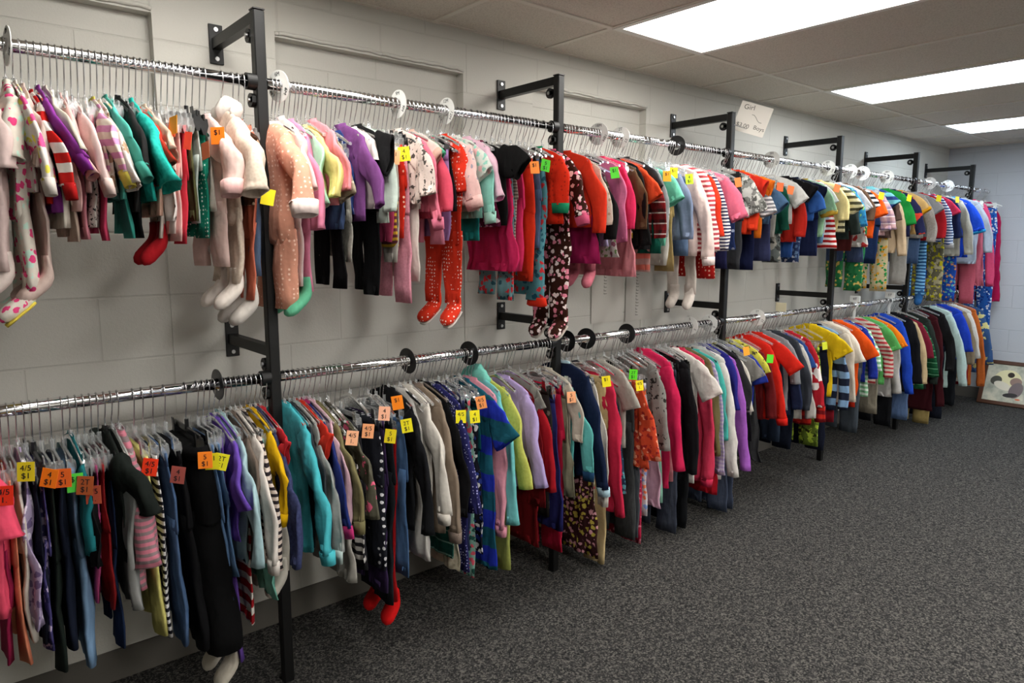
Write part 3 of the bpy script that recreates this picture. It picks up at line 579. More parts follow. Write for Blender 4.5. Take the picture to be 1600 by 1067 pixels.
LOW|P|1.501|0.869|0.444|0.143|0.003||155a64||tag=-0.03,-0.173,-0.147,f09858,4/5_$1|deep teal leggings
LOW|V|1.487|0.875|0.298|0.149|0.01||1c1e2a|f:d8d8d8:2a3a88|tag=-0.047,-0.179,-0.192,e8dc20,4_$1|black and white floral tunic
LOW|D|1.522|0.887|0.23|0.174|-0.001|0.098,0.729,0|1c5a6c|s:2030a0:.14|sw=1.3|teal and blue boho dress
LOW|L|1.561|0.885|0.36|0.164|0.004|0.027,0.384,0|eaa0b0||cuff=e498aa|pink waffle top
LOW|L|1.585|0.894|0.38|0.164|0.019|0.07,0.406,0|72c0c0||hood=78c8b8|aqua hooded sweatshirt
LOW|P|1.64|0.851|0.158|0.143|0.003||a8b05c|||lime green corduroy pants
LOW|L|1.639|0.875|0.438|0.164|0.019|0.085,0.53,0|c0c464|k:a8ac50||lime speckled cardigan
LOW|L|1.727|0.872|0.482|0.164|0.017|0.074,0.512,0|b4a0d2|||lilac puffer jacket
LOW|D|1.735|0.862|0.257|0.174|0.003|0.024,0.427,0|6e1016||foot=e8e0d8|red velvet dress with white fur hem
LOW|L|1.771|0.866|0.38|0.164|0.01|0.079,0.488,0|9c1620|||cranberry red cardigan
LOW|L|1.759|0.894|0.404|0.164|0.031|0.034,0.803,0|8e8c84|||grey flannel sleeved top
LOW|P|1.865|0.866|0.324|0.143|0.021||2a2826|n:6a665e:16||black jeans with pale flowers
LOW|K|1.866|0.832|0.284|0.161|0.016||2a2c66|||dark blue pleated skirt
LOW|P|1.94|0.86|0.155|0.143|0.011||b81c3c|||crimson red leggings
LOW|P|1.984|0.855|0.571|0.143|0.029||7a1f2c||tag=-0.06,-0.173,-0.193,f0a878,5_$1|maroon cropped trousers
LOW|K|1.944|0.842|0.404|0.161|0.021||8a8670|||sage grey skirt
LOW|L|1.951|0.878|0.605|0.164|0.029|0.037,0.641,0|c8c0b0|||oat knit pullover
LOW|L|1.965|0.855|0.48|0.164|0.02|0.083,0.517,0|62b8b4||cuff=1f4060|pale aqua track top
LOW|L|2.054|0.894|0.458|0.164|0.032|0.083,0.432,0|18233e||cuff=b8d8e4|navy varsity jacket with striped cuffs
LOW|L|2.1|0.854|0.303|0.164|0.023|0.046,0.339,0|dcd6cc|||white pointelle blouse
LOW|S|2.102|0.838|0.199|0.149|0.021||8a8468|f:b03848:a8a488||khaki shorts with rose embroidery
LOW|K|2.07|0.804|0.101|0.161|0.024||3a1e20|f:c89098:b8a848||brown skirt with petal print
LOW|P|2.188|0.861|0.02|0.143|0.016||d0b888||tag=-0.06,-0.173,-0.155,f0dc20,$1|long cream corduroy trousers
LOW|L|2.205|0.851|0.264|0.164|0.025|0.043,0.26,0|d02c4c|||crimson wrap cardigan
LOW|V|2.263|0.831|0.335|0.149|0.049||2a3e58|f:58a0a8:a84868||navy ditsy floral blouse
LOW|T|2.27|0.877|0.541|0.164|0.045|0.036,0.723,0|a8a49a|||stone grey tee
LOW|P|2.359|0.818|0.08|0.143|0.04||1e2224|j|tag=-0.06,-0.173,-0.147,58d020,2T_$1|dark washed jeans by orange dress
LOW|P|2.404|0.813|0.08|0.143|0.042||3a4048|j|tag=-0.06,-0.173,-0.201,f0d820,4/5_1.|grey denim jeans
LOW|D|2.388|0.819|0.429|0.174|0.049|0.053,0.477,0|e05434|f:9a2a28:f0a080||orange floral dress
LOW|P|2.461|0.799|0.174|0.143|0.018||d8d4d8|f:e07850:7a9ad0||white tie dye leggings
LOW|P|2.43|0.799|0.042|0.143|0.022||c02a4c|f:e08898:80203a||red printed leggings
LOW|L|2.496|0.884|0.481|0.164|0.038|0.05,0.5,0|8e8c88|n:2a2826:20||grey sweater with black horses
LOW|V|2.522|0.827|0.206|0.149|0.032||c8a0b4|||dusty mauve nightdress
LOW|P|2.562|0.82|0.21|0.143|0.02||90c8b0|||soft green leggings
LOW|L|2.596|0.894|0.279|0.164|0.041|0.056,0.385,0|d02654|||raspberry knitted jumper
LOW|P|2.666|0.839|0.289|0.143|0.045||d88c94|||salmon pink leggings
LOW|P|2.703|0.859|0.256|0.143|0.037||1c1d20||hang=b|black ponte trousers
LOW|P|2.679|0.837|0.02|0.143|0.032||2a3448|j|hang=b|dark bootcut jeans
LOW|L|2.729|0.871|0.29|0.164|0.032|0.041,0.34,0|141417||hang=b|black rollneck jumper
LOW|P|2.796|0.828|0.02|0.143|0.011||18191c||hang=b|black flared trousers
LOW|T|2.809|0.879|0.258|0.164|0.006|0.085,0.705,0|e6dfd8||hang=b+sw=1.3|plain white tee on lower rail
LOW|L|2.858|0.875|0.256|0.164|0.021|0.036,0.277,0|d03a58||cuff=c83050+hang=b|strawberry red sweatshirt
LOW|L|2.909|0.87|0.368|0.164|0.046|0.04,0.391,0|6a6240||hang=b|olive slub cardigan
LOW|L|2.949|0.852|0.257|0.164|0.03|0.048,0.286,0|c0b4c8|s:9a8ab0:.02||lavender striped tee
LOW|V|2.968|0.829|0.161|0.149|0.036||c01c2c|||red dress with purple hem
LOW|L|2.981|0.855|0.436|0.164|0.041|0.043,0.456,0|48b0a4||hang=b|teal fleece jacket
LOW|L|3.034|0.863|0.224|0.164|0.046|0.063,0.258,0|dcd6d0||hang=b|white long sleeved tee
LOW|P|3.112|0.819|0.02|0.143|0.027||32405a|j||flared dark blue jeans
LOW|P|3.169|0.807|0.02|0.143|0.039||2c3a54|j||dark jeans with frayed hem
LOW|L|3.084|0.872|0.515|0.164|0.06|0.04,0.596,0|2a2a80||hang=b|indigo blue tee
LOW|L|3.139|0.846|0.245|0.164|0.05|0.072,0.271,0|b46ad0|||bright violet long sleeved top
LOW|L|3.167|0.862|0.538|0.164|0.06|0.041,0.583,0|3c3c3e||hang=b|graphite grey jumper
LOW|V|3.244|0.832|0.388|0.149|0.052||17161a|d:d8d8dc:30||black dress with white dots
LOW|L|3.236|0.827|0.563|0.164|0.055|0.036,0.565,0|d2ccc0||tag=-0.06,-0.194,-0.127,e8a030,-|bone white henley
LOW|T|3.298|0.836|0.523|0.164|0.06|0.035,0.727,0|94918c|||taupe grey tee
LOW|K|3.339|0.799|0.265|0.161|0.047||3a3b3c|||black and grey panelled skirt
LOW|T|3.31|0.847|0.551|0.164|0.055|0.038,0.699,0|2c3ca0|||blue ringer tee
LOW|T|3.355|0.87|0.684|0.164|0.06|0.029,0.746,0|d8d050|n:504a30:16||yellow and black print tee
LOW|L|3.412|0.851|0.478|0.164|0.06|0.05,0.498,0|6a1c1e||tag=-0.025,-0.194,-0.191,58d030,-|oxblood red shirt
LOW|L|3.477|0.886|0.469|0.164|0.054|0.075,0.485,0|d6281c||cuff=c82018|bright red hooded sweatshirt
LOW|T|3.581|0.894|0.507|0.164|0.06|0.098,0.744,0|d82c20|||scarlet tee
LOW|P|3.646|0.85|0.302|0.143|0.054||2a3648|||blue grey school trousers
LOW|L|3.673|0.894|0.491|0.164|0.06|0.041,0.652,0|8f9296|||mid grey baseball shirt
LOW|L|3.708|0.847|0.456|0.164|0.06|0.04,0.499,0|232c4a|||navy jersey hoodie
LOW|P|3.787|0.819|0.226|0.143|0.06||161c2a|||dark navy sports trousers
LOW|L|3.784|0.887|0.475|0.164|0.06|0.054,0.49,0|3c4048|||gunmetal grey sweatshirt
LOW|L|3.841|0.853|0.41|0.164|0.06|0.06,0.429,0|cfcac2|||off white thermal shirt
LOW|T|3.859|0.865|0.502|0.164|0.06|0.016,0.718,0|2c4a88|||denim blue tee
LOW|L|3.921|0.875|0.453|0.164|0.06|0.069,0.487,0|b82430|n:e8e0dc:5||red football shirt with white blocks
LOW|L|3.953|0.824|0.352|0.164|0.06|0.061,0.388,0|c82a20|s:701418:.05||red and maroon striped sweater
LOW|P|4.1|0.807|0.188|0.143|0.06||6a8030|c:a8c040:2a3018|tag=-0.06,-0.173,-0.186,c8d030,-|lime camouflage trousers
LOW|P|4.202|0.8|0.139|0.143|0.06||1c2030|||inky black trousers by yellow tee
LOW|T|4.208|0.894|0.492|0.164|0.045|0.063,0.759,0|e8c41c||sw=1.3|sunny yellow tee
LOW|L|4.28|0.891|0.395|0.164|0.06|0.046,0.411,0|22283c|s:7a9cc0:.09||navy and sky blue block striped top
LOW|P|4.291|0.807|0.31|0.143|0.044||8a1c28|||wine red jogging pants
LOW|L|4.397|0.894|0.424|0.164|0.033|0.041,0.443,0|d8cbb8|||ecru raglan sweater
LOW|T|4.457|0.894|0.539|0.164|0.06|0.057,0.691,0|e2d8c8|||cream tee with curved print
LOW|T|4.566|0.894|0.448|0.164|0.049|0.082,0.708,0|ee581a|||bright tangerine tee
LOW|P|4.596|0.799|0.363|0.143|0.044||d03018|||flame red shorts
LOW|P|4.67|0.799|0.17|0.143|0.06||4a525a|||slate grey work trousers
LOW|L|4.685|0.883|0.524|0.164|0.06|0.05,0.555,0|2438a0|||ultramarine blue sweatshirt
LOW|T|4.737|0.869|0.417|0.164|0.034|0.037,0.599,0|8ac898|s:d8e8d8:.03||pale green striped tee
LOW|L|4.84|0.894|0.487|0.164|0.06|0.077,0.548,0|c8b8a8|s:a03038:.028|hang=b|cream rugby shirt with red stripes
LOW|P|4.945|0.799|0.26|0.143|0.06||8e8676|||khaki grey shorts
LOW|T|4.979|0.886|0.468|0.164|0.06|0.059,0.714,0|58a858|||leaf green tee
LOW|T|5.084|0.878|0.5|0.164|0.06|0.059,0.721,0|f08018|||amber orange tee
LOW|L|5.12|0.844|0.359|0.164|0.059|0.038,0.394,0|c8c4c0|||silver grey long sleeved tee
LOW|P|5.211|0.799|0.124|0.143|0.06||17181c|||black lounge pants
LOW|L|5.245|0.894|0.375|0.164|0.06|0.068,0.377,0|2248b8|||cobalt blue pullover
LOW|P|5.478|0.799|0.126|0.143|0.06||4a6690|j||stonewashed boys jeans
LOW|L|5.431|0.892|0.354|0.164|0.06|0.056,0.424,0|17181b||hang=b|black zip fleece
LOW|L|5.516|0.862|0.394|0.164|0.06|0.061,0.414,0|c8b088|||sand coloured chinos jacket
LOW|T|5.627|0.85|0.403|0.164|0.06|0.043,0.59,0|7a2034||hang=b|berry red tee
LOW|T|5.687|0.819|0.333|0.164|0.06|0.051,0.439,0|1f5a38|p:124028:6aa880||green tartan shirt
LOW|L|5.769|0.868|0.329|0.164|0.06|0.046,0.379,0|2c3430|||dark forest cardigan
LOW|P|5.925|0.799|0.02|0.143|0.06||a08c58|||wide tan khaki trousers
LOW|L|5.915|0.879|0.129|0.164|0.06|0.058,0.18,0|40161c|||dark maroon jumper
LOW|P|6.18|0.799|0.02|0.143|0.06||1a1e2a|||black navy dress trousers
LOW|L|6.057|0.894|0.32|0.164|0.06|0.061,0.445,0|1a1a1c|||black polo sweater
LOW|L|6.212|0.894|0.279|0.164|0.06|0.112,0.311,0|b8d0cc|||pale mint oxford shirt
LOW|P|6.488|0.799|0.087|0.143|0.06||1c1e22|||charcoal black suit trousers
LOW|T|6.443|0.894|0.489|0.164|0.06|0.048,0.557,0|2444c0|||electric blue tee
LOW|L|6.556|0.878|0.309|0.164|0.06|0.052,0.439,0|8a7a64|||camel brown cardigan
LOW|T|6.669|0.881|0.267|0.164|0.06|0.044,0.48,0|d8d4cc|||white ribbed tee
LOW|P|6.76|0.799|0.225|0.143|0.06||8a1820|||deep red shorts
LOW|L|6.785|0.886|0.221|0.164|0.06|0.078,0.229,0|b8602a|||rust orange sweater
LOW|T|6.995|0.863|0.309|0.164|0.06|0.052,0.39,0|3a5a8a|n:c8c080:8||blue tee with yellow print
"""

# ------------------------------------------------------------------ RACK: uprights with wall arms, chrome rails
UPL = ['black steel rack upright standing by the salmon footed pajamas', 'black steel rack upright behind the brown daisy footed pajamas',
       'black steel rack upright carrying the three dollar price sign', 'black steel rack upright beside the sunny yellow tee',
       'black steel rack upright, second from the back wall', 'black steel rack upright, last before the back wall']
def lug(parent, y, z, sx):
    l = MB().disc((sx, y, z), (1, 0, 0), 0, .02, .006, 20); l.box((sx-.006, y-.02, z-.008), (sx+.006, y-.002, z+.008))
    o = l.build('bracket_lug', M_BLACK, parent)
    MB().disc((sx-.008, y, z), (1, 0, 0), 0, .007, .004, 10).build('screw', M_SCREW, o)
for i, px in enumerate(POSTX):
    r = empty('rack_upright', (px, RODY, 0), UPL[i], 'clothes rack', 'black uprights of the wall rack')
    h = .0165
    MB().bbox((-h, -h, 0), (h, h, ZTOP), .003).build('post', M_BLACK, r)
    MB().bbox((-h-.001, -h-.001, ZTOP), (h+.001, h+.001, ZTOP+.004), .001).build('end_cap', M_BPL, r)
    for z in (ZARMU, ZARML):
        MB().box((-.014, h, z-.0165), (.014, -RODY-.008, z+.0165)).build('arm', M_BLACK, r)
        pl = MB().bbox((-.022, -RODY-.0085, z-.062), (.022, -RODY-.001, z+.062), .001).build('wall_plate', M_BLACK, r)
        for q in (-1, 1):
            MB().disc((0, -RODY-.0105, z+q*.046), (0, 1, 0), 0, .007, .002, 10).build('screw', M_SCREW, pl)
        lug(r, h+.02, z-.045, -.012)
    for z in (ZU, ZL):
        MB().disc((-.028, 0, z), (1, 0, 0), .0172, .0235, .014, 28).build('rail_clamp', M_BLACK, r)
        lug(r, .012, z-.05, -.022)
ends = [-.55]+POSTX+[7.36]
BAYN = ['before the first upright', 'between the first and second uprights', 'between the second and third uprights', 'between the third and fourth uprights',
        'between the fourth and fifth uprights', 'between the fifth and sixth uprights', 'past the sixth upright']
for lv, z in (('upper', ZU), ('lower', ZL)):
    for b in range(7):
        a, c = ends[b]+(.0175 if b else 0), ends[b+1]-(.0175 if b < 6 else 0)
        o = MB().disc(((a+c)/2, 0, 0), (1, 0, 0), 0, .0162, (c-a)/2, 32).build('clothes_rail', M_CHROME, None, False, (0, RODY, z))
        for p in o.data.polygons: p.use_smooth = len(p.vertices) == 4
        tag(o, 'chrome tube of the %s rail %s' % (lv, BAYN[b]), 'clothes rail', 'chrome rails of the rack')

# ------------------------------------------------------------------ HANGERS
def hook_mesh(drop):
    b = MB(); rr = .0188; c = drop-.0162+rr-.0186+.0005
    cz = drop+.0162-rr+.0014
    pts = [(0, 0, -.004), (0, .002, .012)]
    pts += [(0, .008, .03), (0, -.004, drop*.62-.01), (0, -rr*.98, cz-.012)]
    for k in range(13):
        a = PI*1.0-k*(PI*1.12/12)
        pts.append((0, rr*math.cos(a), cz+rr*math.sin(a)))
    return b.wire(pts, .0016, 5)
def hanger_body(kind, half, slope):
    b = MB()
    # arched arm: flat strip with ribs
    n = 14; rings = []
    for i in range(n+1):
        t = -1+2*i/n; y = half*t; z = -slope*abs(t)**1.25
        hh = .0085-.003*abs(t); th = .0042
        rings.append([(-th, y, z-hh), (th, y, z-hh), (th*1.3, y, z), (th, y, z+hh*.7), (-th, y, z+hh*.7), (-th*1.3, y, z)])
    b.loft(rings)
    b.wire([(0, 0, .0), (0, 0, .016)], .0055, 8)
    return b
def clip_body(half):
    b = MB()
    b.bbox((-.003, -half, -.009), (.003, half, .008), .0015)
    b.wire([(0, 0, .0), (0, 0, .03)], .006, 8)
    return b
def clip_mb(y):
    b = MB()
    b.loft([[(-.009, y-.011, -.004), (.009, y-.011, -.004), (.009, y+.011, -.004), (-.009, y+.011, -.004)],
            [(-.011, y-.011, -.022), (.011, y-.011, -.022), (.011, y+.011, -.022), (-.011, y+.011, -.022)],
            [(-.004, y-.012, -.046), (.004, y-.012, -.046), (.004, y+.012, -.046), (-.004, y+.012, -.046)]])
    b.loft([[(-.012, y-.010, .016), (-.009, y-.010, .016), (-.009, y+.010, .016), (-.012, y+.010, .016)],
            [(-.010, y-.010, -.02), (-.007, y-.010, -.02), (-.007, y+.010, -.02), (-.010, y+.010, -.02)]])
    return b
HM = {}
MATS = {'c': clear_plastic(), 'b': M_BPL, 'w': M_WPL}
HNAME = {'c': ('clear_hanger', 'clear plastic hanger'), 'b': ('black_hanger', 'black plastic hanger'), 'w': ('white_hanger', 'white plastic hanger')}
def mesh_of(key, mb, mat, smooth=False):
    if key not in HM:
        me = bpy.data.meshes.new(key[0]); me.from_pydata([tuple(p) for p in mb().v], [], []) if False else None
        b = mb(); me.from_pydata([tuple(p) for p in b.v], [], b.f); me.update()
        if smooth: me.polygons.foreach_set('use_smooth', [True]*len(me.polygons))
        me.materials.append(mat); HM[key] = me
    return HM[key]
def hanger(kind, clip, x, zr, drop, half, label, yaw, holds=None):
    drop = round(drop, 2); half = round(half, 2)
    nm, what = HNAME[kind]
    r = empty(nm, (x, RODY, zr-drop), label, 'hanger', nm.replace('_', ' ')+'s on the rails')
    r.rotation_euler = (0, 0, yaw)
    link('hook', mesh_of(('hook', drop), lambda: hook_mesh(drop), M_WIRE, True), r)
    if clip:
        link('bar', mesh_of(('bar', kind, half), lambda: clip_body(half), MATS[kind]), r)
        for y in (-half+.013, half-.013):
            link('clip', mesh_of(('clip', kind, half, y > 0), lambda: clip_mb(y), MATS[kind]), r)
    else:
        link('arms', mesh_of(('arms', kind, half), lambda: hanger_body(kind, half, .04), MATS[kind], False), r)
    return r

# ------------------------------------------------------------------ GARMENTS
N = 34
def ell(cx, cy, cz, a, b, dirv=None, n=N, e=.72):
    # ring: a = half size along the cloth plane (dirv in y-z), b = half thickness along x
    d = Vector((0, 1, 0)) if dirv is None else Vector(dirv)
    out = []
    for k in range(n):
        th = 2*PI*k/n; c, s = math.cos(th), math.sin(th)
        ca = math.copysign(abs(c)**e, c); sa = math.copysign(abs(s)**.9, s)
        out.append(Vector((cx+b*sa, cy, cz))+d*(a*ca))
    return out
from mathutils import noise as MN
class Rip:
    def __init__(s, amp, rng, k=90):
        s.a = amp; s.k = k*rng.uniform(.7, 1.3); s.p = rng.uniform(0, 6.3); s.q = rng.uniform(0, 6.3); s.r = rng.uniform(0, 6.3)
    def __call__(s, p, t):
        d = s.a*t*(math.sin(s.k*p.y+s.p+9*p.z)+.6*math.sin(2.2*s.k*p.y+s.q-14*p.z)+.5*math.sin(31*p.z+s.r))
        q = Vector((p.x*8+s.p*7, p.y*26+s.q*5, p.z*11))
        d += s.a*1.5*t*MN.noise(q)+s.a*.45*t*MN.noise(Vector((p.x*10, p.y*30+s.r*9, p.z*22+p.y*22)))
        return Vector((p.x+d, p.y+.5*s.a*t*math.sin(40*p.z+s.q)+.8*s.a*t*MN.noise(q*2.1), p.z))
def finish(rings, hollow):
    if hollow:
        last = rings[-1]; c = sum(last, Vector())/len(last)
        up_ = (rings[-2][0]-rings[-1][0]); up_ = up_.normalized()
        rings = rings+[[c+(p-c)*.8 for p in last], [c+(p-c)*.7+up_*.03 for p in last]]
    return rings
def tube(path, sizes, rip, n=16, hollow=True, rampfrom=0):
    # path: points in (x,y,z); sizes: (a,b)
    rings = []
    for i, p in enumerate(path):
        p = Vector(p); d = Vector(path[min(i+1, len(path)-1)])-Vector(path[max(i-1, 0)]); d.normalize()
        v = Vector((0, d.z, -d.y)); v = v.normalized() if v.length > .01 else Vector((0, 1, 0))
        r = ell(p.x, p.y, p.z, sizes[i][0], sizes[i][1], v, n)
        if rip: r = [rip(q, min(1, (i+.3)/3)) for q in r]
        rings.append(r)
    return finish(rings, hollow)
def lerp_path(pts, m):
    pts = [Vector(p) for p in pts]; out = []
    for i in range(m+1):
        t = i/m*(len(pts)-1); k = min(int(t), len(pts)-2); f = t-k
        p0, p1, p2, p3 = pts[max(k-1, 0)], pts[k], pts[k+1], pts[min(k+2, len(pts)-1)]
        out.append(.5*((2*p1)+(p2-p0)*f+(2*p0-5*p1+4*p2-p3)*f*f+(3*p1-p0-3*p2+p3)*f**3))
    return out
def lerp(a, b, t): return a+(b-a)*t
def sway(lean, ztop):
    return lambda z: lean*max(0, ztop-z)
def torso(w, zs, zb, t, rng, lean, flare=1.0, strap=False, amp=.004, grow=.25):
    L = zs-zb; rip = Rip(amp, rng); sw = sway(lean, zs)
    prof = [(zs+.036, .26, .45), (zs+.028, .42, .6), (zs+.012, .74, .8), (zs-.004, .93, .9), (zs-.022, .99, 1)]
    if strap: prof = [(zs+.034, .3, .5), (zs+.02, .46, .6), (zs+.0, .6, .8), (zs-.04, .68, .9), (zs-.08, .84, 1)]
    m = max(6, int(L/.024))
    z1 = prof[-1][0]
    for i in range(1, m+1):
        f = i/m; prof.append((lerp(z1, zb, f), lerp(.95 if not strap else .9, .96*flare, f), 1+grow*f))
    rings = []
    for z, a, b in prof:
        r = ell(sw(z), 0, z, w*a, t*b)
        rings.append([rip(p, min(1, max(0, (zs-p.z)/.12))) for p in r])
    return finish(rings, True)
def sleeve_mb(w, zs, cu, t, rng, lean, side, short, sw=1.0, near=False):
    out, zc, dx = cu
    out = max(-.02, min(out, .15))
    if side > 0: out = min(out, .035)
    Ls = zs-zc
    xo = -t*.3
    a0, a1 = (.043, .050) if short else (.043, .030)
    a0 *= .5+.5*sw; a1 *= sw
    tb = t*(1.35*sw if near else .95)
    if short:
        p = [(xo*.3, w*.70, zs-.026), (xo+dx*.5, w*.92+out*.5, zs-.03-Ls*.38), (xo+dx+lean*Ls, w*.97+out, zc)]
    else:
        bend = rng.uniform(-.012, .012)
        p = [(xo*.3, w*.72, zs-.026), (xo+dx*.25, w*.95+out*.28, zs-.026-Ls*.25), (xo+dx*.6+lean*Ls*.5+bend, w*.96+out*.72+bend, zs-Ls*.6), (xo+dx+lean*Ls, w*.96+out, zc)]
    pts = lerp_path(p, 8 if short else 16)
    m = len(pts)-1
    sz = [(lerp(a0, a1, i/m)*(.72 if i == 0 else (.92 if i == 1 else 1)), tb*(.45 if i == 0 else .8 if i == 1 else 1)*(1.0+.25*(i == m))) for i in range(m+1)]
    if side < 0: pts = [Vector((q.x, -q.y, q.z)) for q in pts]
    return tube(pts, sz, Rip(.0045, rng, 70), 22), pts, sz
def leg_rings(w, zc, zb, t, rng, lean, side, top=.5, bot=.40, xo=0.0):
    sw = sway(lean, zc+.2); rip = Rip(.004, rng, 50); m = max(6, int((zc-zb)/.045)); rings = []
    k = rng.uniform(-.01, .012)
    for i in range(m+1):
        f = i/m; z = lerp(zc+.03, zb, f)
        r = ell(sw(z)+xo*f, side*w*lerp(.47, .5, f)+side*k*f, z, w*lerp(top, bot, f), t*lerp(.8, .95, f), None, 18)
        rings.append([rip(p, min(1, f*3)) for p in r])
    return finish(rings, True)
def foot_mb(cx, cy, z, a, t, rng, ln=.065):
    yy = rng.uniform(-.03, .0)
    pts = lerp_path([(cx, cy, z+.035), (cx+.002, cy, z), (cx-.006, cy+yy*.3, z-.026), (cx-.010-ln*.45, cy+yy*.7, z-.055), (cx-.010-ln*.85, cy+yy, z-.078)], 10)
    rings = []
    for i, p in enumerate(pts):
        f = i/10; d = (pts[min(i+1, 10)]-pts[max(i-1, 0)]).normalized(); v = Vector((0, 1, 0)); n_ = d.cross(v).normalized()
        aa = a*lerp(.95, .8, f)*(1 if i < 9 else .8 if i < 10 else .4); bb = lerp(t, .019, min(1, f*1.8))*(1 if i < 9 else .8 if i < 10 else .35)
        rings.append([p+v*(aa*math.copysign(abs(math.cos(2*PI*k/16))**.8, math.cos(2*PI*k/16)))+n_*(bb*math.sin(2*PI*k/16)) for k in range(16)])
    return rings, pts, a
def sole_mb(pts, a):
    mb = MB(); rr = []
    for i in range(5, 11):
        p = pts[i]; aa = a*(.82 if i < 9 else .7 if i < 10 else .42)
        d = (pts[min(i+1, 10)]-pts[i-1]).normalized(); n_ = d.cross(Vector((0, 1, 0))).normalized()
        if n_.z > 0: n_ = -n_
        c = p+n_*.017
        rr.append([c+Vector((0, aa*math.cos(2*PI*k/14), 0))+n_*(.005*math.sin(2*PI*k/14)) for k in range(14)])
    return mb.loft(rr)
NAMES = {'L': ('long_sleeved_top', 'top'), 'T': ('t_shirt', 't-shirt'), 'F': ('footed_sleeper', 'baby sleeper'), 'V': ('sleeveless_top', 'top'), 'D': ('dress', 'dress'),
         'P': ('trousers', 'trousers'), 'K': ('skirt', 'skirt'), 'S': ('shorts', 'shorts'), 'G': ('tights', 'tights')}
BYWORD = [('jeans', 'jeans'), ('leggings', 'leggings'), ('cardigan', 'cardigan'), ('sweatshirt', 'sweatshirt'), ('hooded', 'hooded_top'), ('jacket', 'jacket'), ('sweater', 'sweater'),
          ('jumper', 'sweater'), ('blouse', 'blouse'), ('shirt', 'shirt'), ('overalls', 'overalls'), ('dress', 'dress'), ('tunic', 'tunic'), ('vest', 'vest'), ('romper', 'romper'),
          ('shorts', 'shorts'), ('pants', 'pants'), ('polo', 'polo_shirt'), ('socks', 'knee_socks'), ('bathrobe', 'bathrobe'), ('tee', 't_shirt')]
def kind_name(k, short):
    ws = short.split()
    for wd, nm in BYWORD:
        if wd in ws and not (wd in ('pants', 'jeans', 'shorts', 'dress', 'sweater', 'tee', 'skirt') and ('below' in ws or 'beneath' in ws or 'behind' in ws or 'by' in ws or 'with' in ws) and ws.index(wd) > 3):
            return nm
    return NAMES[k][0]
